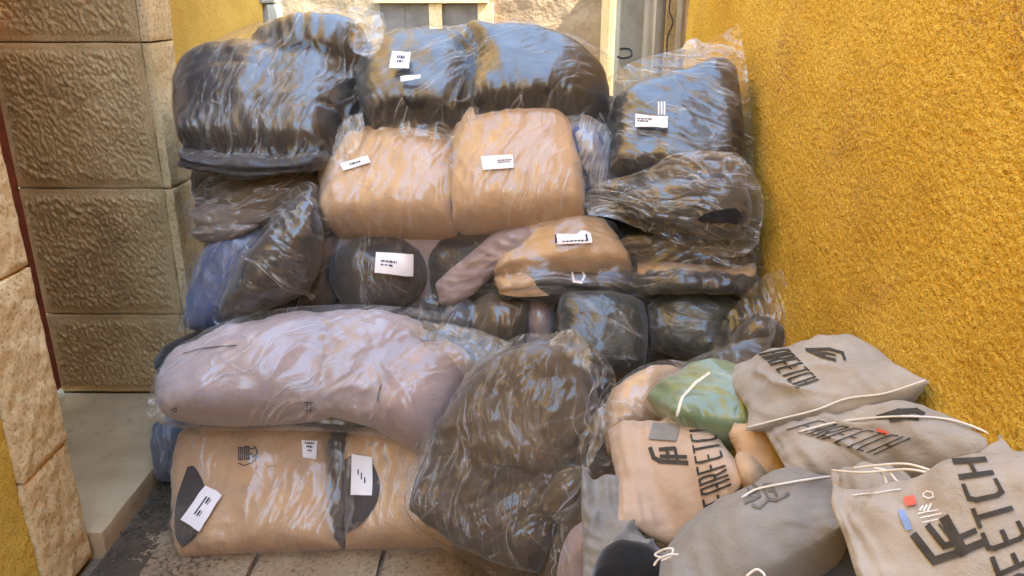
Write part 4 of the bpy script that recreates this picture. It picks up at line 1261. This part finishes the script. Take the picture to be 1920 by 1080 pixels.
# ---- sage green packet
t, sh, fs = B('sage green garment packet in clear film lying under the top grey pouch', [
    ('green_garment', 'sage_cloth', '1212,748* 1250,715 1300,695 1360,680 1400,690* 1412,730 1416,765 1408,792* 1370,800 1330,796 1270,782*', (1.86, 1.80, 1.62, 1.68), .035, .12, K(PACK, p=4, fdir=-20, fold=.008, lump=.012)),
], ('film_soft', '1206,750* 1250,706 1320,672 1390,646 1436,638* 1430,700 1422,760 1412,796* 1370,806 1330,802 1268,786*', (1.88, 1.86, 1.62, 1.68), .075, .12,
    K(FILM, fdir=-35, p=2.6, fold=.007, pinch=((.75, .7, .02, .2),))), name='garment_packet', group=None)
emblem(sh[0], [(5, [(1330, 700), (1305, 718), (1280, 745), (1270, 778)])], 4, t, M['cord'], 'cord_strap')

# ------------------------------------------------------------------ cotton dust pouches
POUCH = dict(p=2.3, ep=.62, lump=.013, lump_l=.15, fold=.009, fold_l=(.30, .06), fine=.0016, fine_l=(.16, .018), pucker=.008, pucker_l=.03, ex=(.012, .012), iters=24, cell=.0055)


def P(label, outline, Y, fr, bk, mat='pouch_cloth', **kw):
    t = bag('dust_pouch', label, 'cotton pouch', outline, Y, GP)
    sh = inflated('pouch_body', M[mat], outline, Y, fr, bk, parent=t, **K(POUCH, **kw))
    return t, sh


def cordline(pts, name='drawstring', parent=None, r=.0021, lift=.0035, on=None, Y=None):
    W = []
    for q in pts:
        h = hit(on, q[0], q[1], lift) if on is not None else None
        if h is None: h = at(q[0], q[1], q[2] if len(q) > 2 else Y)
        W.append(np.array(h))
    return tube(name, M['cord'], W, r, parent, 6, res=6 * len(W))


# dark navy sack under the pouches
t, sh, fs = B('dark navy sack under the pouches at the bottom right', [
    ('navy_garment', 'dusty_navy_cloth', '1380,1010* 1450,980 1530,950 1600,930 1660,960* 1690,1010 1700,1080 1720,1180* 1600,1200 1500,1200 1380,1180*', (1.42, 1.30, 1.02, 1.14), .06, .30, K(PACK, p=2.6, fold=.008, fdir=-30)),
], None, name='dark_sack', cat='sack', group=None)

# beige garment showing between pouches
t, sh, fs = B('beige garment with a yellowish fold between the pink pouch and the second pouch', [
    ('beige_garment', 'beige_cloth', '1366,812* 1390,800 1420,798 1455,808* 1475,850 1480,880 1476,905* 1450,905 1420,900 1400,895*', (1.60, 1.58, 1.46, 1.50), .035, .12, K(PACK, p=4, fold=.014, fold_l=(.2, .03), fdir=60, lump=.003)),
    ('beige_garment', 'tan_cloth', '1385,880* 1400,872 1415,872 1432,880* 1440,900 1440,915 1430,925* 1410,925 1400,915 1390,905*', (1.46,) * 4, .015, .08, K(PACK, p=3, lump=.003)),
], None, name='beige_garment_bundle', cat='garment', group=None)

# F: grey sack at the left of the pouches
t, sh = P('grey satin pouch with folded side, left of the pink pouch',
          '1092,868* 1110,900 1135,890 1168,892* 1176,950 1200,1000 1250,1040 1262,1070 1262,1110 1240,1130* 1180,1130 1120,1120 1092,1100* 1094,1030 1090,950', (1.66, 1.64, 1.36, 1.42), .05, .12, 'pouch_grey', fdir=60, fold=.012)
t2, sh2, _ = B('black form painting the dark inside the open mouth of the grey pouch at the bottom', [
    ('black_garment', 'black_void', '1112,1092* 1135,1052 1165,1034 1200,1030 1236,1040* 1252,1060 1256,1085 1256,1110* 1220,1120 1180,1120 1112,1112*', (1.38, 1.36, 1.28, 1.28), .07, .05, K(PACK, p=2.4, fold=.002)),  # black shape stands for the shade inside the open mouth
], None, name='dark_mouth_fill', cat='garment', group=None)

# pouch: third from the back
t, sh = P('second pouch from the top with black lettering and a long cord across it',
          '1432,806* 1500,790 1590,772 1690,766* 1790,786 1860,812 1906,836* 1890,852 1860,862 1800,868 1700,888 1600,894 1478,888*', (1.50, 1.36, 1.08, 1.32), .055, .13, fdir=-14, fold=.008, fold_l=(.35, .06), pinch=((.9, .5, .012, .2), (.1, .9, .012, .2)))
lettering('FARFETCH', [(1478, 800), (1700, 842), (1676, 862), (1440, 806)] if False else [(1535, 790), (1706, 822), (1640, 852), (1478, 806)], sh, t, M['ink_dark'], wfrac=.17, thick=4.0)
emblem(sh, [(9, [(1648, 783), (1685, 772), (1718, 771), (1730, 777)]), (8, [(1672, 788), (1700, 783), (1720, 785)]), (6, [(1690, 775), (1668, 785)])], 8, t, M['ink_dark'])
emblem(sh, [(6, [(1648, 806), (1665, 813)])], 6, t, M['red_print'], 'red_mark')
cordline([(1500, 812), (1560, 795), (1620, 787), (1700, 783), (1780, 790), (1850, 812), (1884, 836)], parent=t, on=sh)
cordline([(1470, 826), (1458, 850), (1462, 880), (1472, 895)], parent=t, on=sh)
# tied tip
tip = inflated('pouch_neck', M['pouch_cloth'], '1868,826* 1882,816 1896,806 1914,800* 1922,818 1926,838 1918,856* 1902,862 1886,862 1868,856*', (1.12, 1.08, 1.06, 1.10), .015, .02, parent=t, **K(POUCH, pucker=.012, cell=.004))

# pouch: top
t, sh = P('topmost pouch lying against the ochre wall, black emblem and lettering, pointed right corner',
          '1366,690* 1440,664 1520,642 1598,627* 1636,650 1680,684 1744,716* 1690,740 1600,766 1500,784 1398,808* 1402,770 1376,730', (1.80, 1.66, 1.29, 1.50), .06, .12, fdir=-25, fold=.014, fold_l=(.3, .06))
lettering('FARFETCH', [(1468, 646), (1534, 712), (1494, 726), (1415, 656)], sh, t, M['ink_dark'], thick=3.9)
emblem(sh, [(5, [(1513, 656), (1556, 655), (1580, 662), (1584, 674)]), (5, [(1514, 657), (1541, 669), (1566, 675)]), (4.5, [(1530, 657), (1546, 665)]), (4, [(1546, 662), (1566, 666)])], 6, t, M['ink_dark'])
cordline([(1402, 804), (1460, 786), (1530, 768), (1590, 748), (1660, 738), (1738, 716)], name='hem_cord', parent=t, on=sh)

# pouch: grey drawstring one
t, sh = P('long grey pouch lying diagonally at the bottom, faded lettering, tied cord at its right end',
          '1268,1020* 1310,975 1375,935 1460,908 1562,892* 1580,915 1584,950 1578,985* 1530,1020 1450,1062 1380,1110 1320,1140 1270,1140 1236,1130* 1238,1080 1248,1040', (1.38, 1.28, 1.14, 1.12), .055, .14, 'pouch_grey', fdir=-32, fold=.018, fold_l=(.4, .07), fine=.004)
lettering('BA', [(1402, 912), (1446, 908), (1456, 928), (1408, 934)], sh, t, M['ink_faded'], thick=5)
emblem(sh, [(6, [(1412, 948), (1424, 952), (1440, 936), (1454, 938), (1478, 926)]), (6, [(1398, 942), (1414, 936)])], 5, t, M['ink_faded'])
cordline([(1392, 936), (1420, 920), (1470, 908), (1520, 899), (1560, 896)], parent=t, on=sh)
cordline([(1240, 1046, 1.14), (1228, 1040, 1.16), (1246, 1030, 1.15), (1262, 1030, 1.14), (1256, 1044, 1.13), (1240, 1052, 1.13)], parent=t, Y=1.15)
cordline([(1226, 1060, 1.13), (1236, 1048, 1.13), (1256, 1040, 1.12), (1272, 1040, 1.12)], parent=t, Y=1.12)
cordline([(1400, 1080, 1.02), (1418, 1068, 1.02), (1432, 1076, 1.01), (1436, 1092, 1.0)], parent=t, Y=1.02)
# gathered neck and loose cords to the right
neck = inflated('pouch_neck', M['pouch_cloth'], '1556,886* 1590,876 1640,874 1690,880* 1710,900 1690,925 1660,950* 1630,960 1600,965 1572,950*', (1.22, 1.14, 1.04, 1.14), .03, .06, parent=t, **K(POUCH, fold=.012, fdir=40, pucker=.012))
cordline([(1640, 878, 1.08), (1656, 890, 1.07), (1664, 910, 1.05), (1666, 922, 1.04)], parent=t, Y=1.07)
cordline([(1640, 878, 1.08), (1665, 884, 1.06), (1680, 900, 1.04), (1696, 916, 1.02)], parent=t, Y=1.07)
cordline([(1600, 878, 1.12), (1650, 872, 1.08), (1700, 870, 1.04), (1746, 882, 1.0)], parent=t, Y=1.07)
cordline([(1560, 882, 1.16), (1610, 886, 1.10), (1650, 884, 1.07), (1700, 880, 1.03), (1740, 886, 1.0)], parent=t, Y=1.07)

# pouch: pink
t, sh = P('peach pink pouch with grey square tag, black emblem and lettering down its right side',
          '1140,806* 1180,792 1250,790 1300,782 1332,794* 1358,835 1384,870 1396,898* 1370,935 1320,985 1262,1016 1220,1004 1186,984 1158,976* 1160,920 1148,860', (1.82, 1.76, 1.46, 1.52), .07, .12, 'pouch_pink', fdir=20, fold=.012)
lettering('FARFETCH', [(1292, 944), (1292, 796), (1338, 796), (1366, 930)] if False else [(1322, 950), (1292, 797), (1334, 797), (1376, 925)], sh, t, M['ink_dark'], thick=4.0)
emblem(sh, [(8, [(1220, 842), (1226, 858), (1238, 865), (1288, 868)]), (7, [(1238, 843), (1264, 841)]), (7, [(1240, 856), (1286, 857)]), (7, [(1250, 841), (1254, 858)]), (6, [(1266, 842), (1272, 868)])], 8, t, M['ink_dark'])
decal('grey_square_tag', M['pouch_grey'], sh, [[(1224, 794), (1276, 796), (1268, 828), (1216, 824)]], t, lift=.003)

# pouch: big lower right
t, sh = P('largest pouch at the lower right corner with bold black emblem, lettering, red and white logos',
          '1562,905* 1600,920 1700,905 1780,868 1850,852 1990,840* 2040,900 2060,1000 2060,1140* 1960,1190 1800,1200 1640,1150* 1606,1080 1584,1010 1560,950', (1.06, .92, .72, .86), .045, .14, fdir=40, fold=.014, fold_l=(.3, .06), pinch=((.1, .1, .015, .25),))
lettering('FARFETCH', [(1990, 1140), (1846, 862), (1790, 868), (1890, 1120)][:0] or [(1928, 1215), (1790, 866), (1846, 862), (2010, 1165)], sh, t, M['ink_dark'], thick=10, gap=.6)
emblem(sh, [(15, [(1716, 1006), (1752, 1052), (1788, 1040), (1848, 1016)]), (12, [(1742, 988), (1772, 1024), (1792, 1018)]), (20, [(1774, 976), (1806, 1034)]), (11, [(1800, 1008), (1828, 996)]), (4, [(1762, 984), (1782, 1010)])], 12, t, M['ink_dark'])
decal('red_mark', M['red_print'], sh, [[(1696, 934), (1716, 930), (1720, 946), (1700, 952)]], t, lift=.003)
decal('blue_mark', M['blue_print'], sh, [[(1684, 960), (1696, 958), (1712, 992), (1700, 996)]], t, lift=.003)
emblem(sh, [(2.5, [(1733, 926), (1740, 921), (1750, 924), (1752, 932), (1742, 935), (1733, 931), (1733, 926)])], 2, t, M['white_print'], 'white_logo')
emblem(sh, [(4, [(1726, 957), (1731, 950)]), (4, [(1733, 958), (1739, 948)]), (4, [(1741, 958), (1747, 945)]), (2, [(1722, 964), (1760, 956)]), (2, [(1726, 972), (1766, 963)]), (1.6, [(1730, 980), (1760, 974)])], 2, t, M['white_print'], 'white_logo')
emblem(sh, [(1.6, [(1710, 890), (1800, 880), (1840, 900), (1850, 1000)])][:0] or [(1.5, [(1600, 930), (1640, 925), (1690, 918)])], 2, t, M['cord'], 'hem_seam')
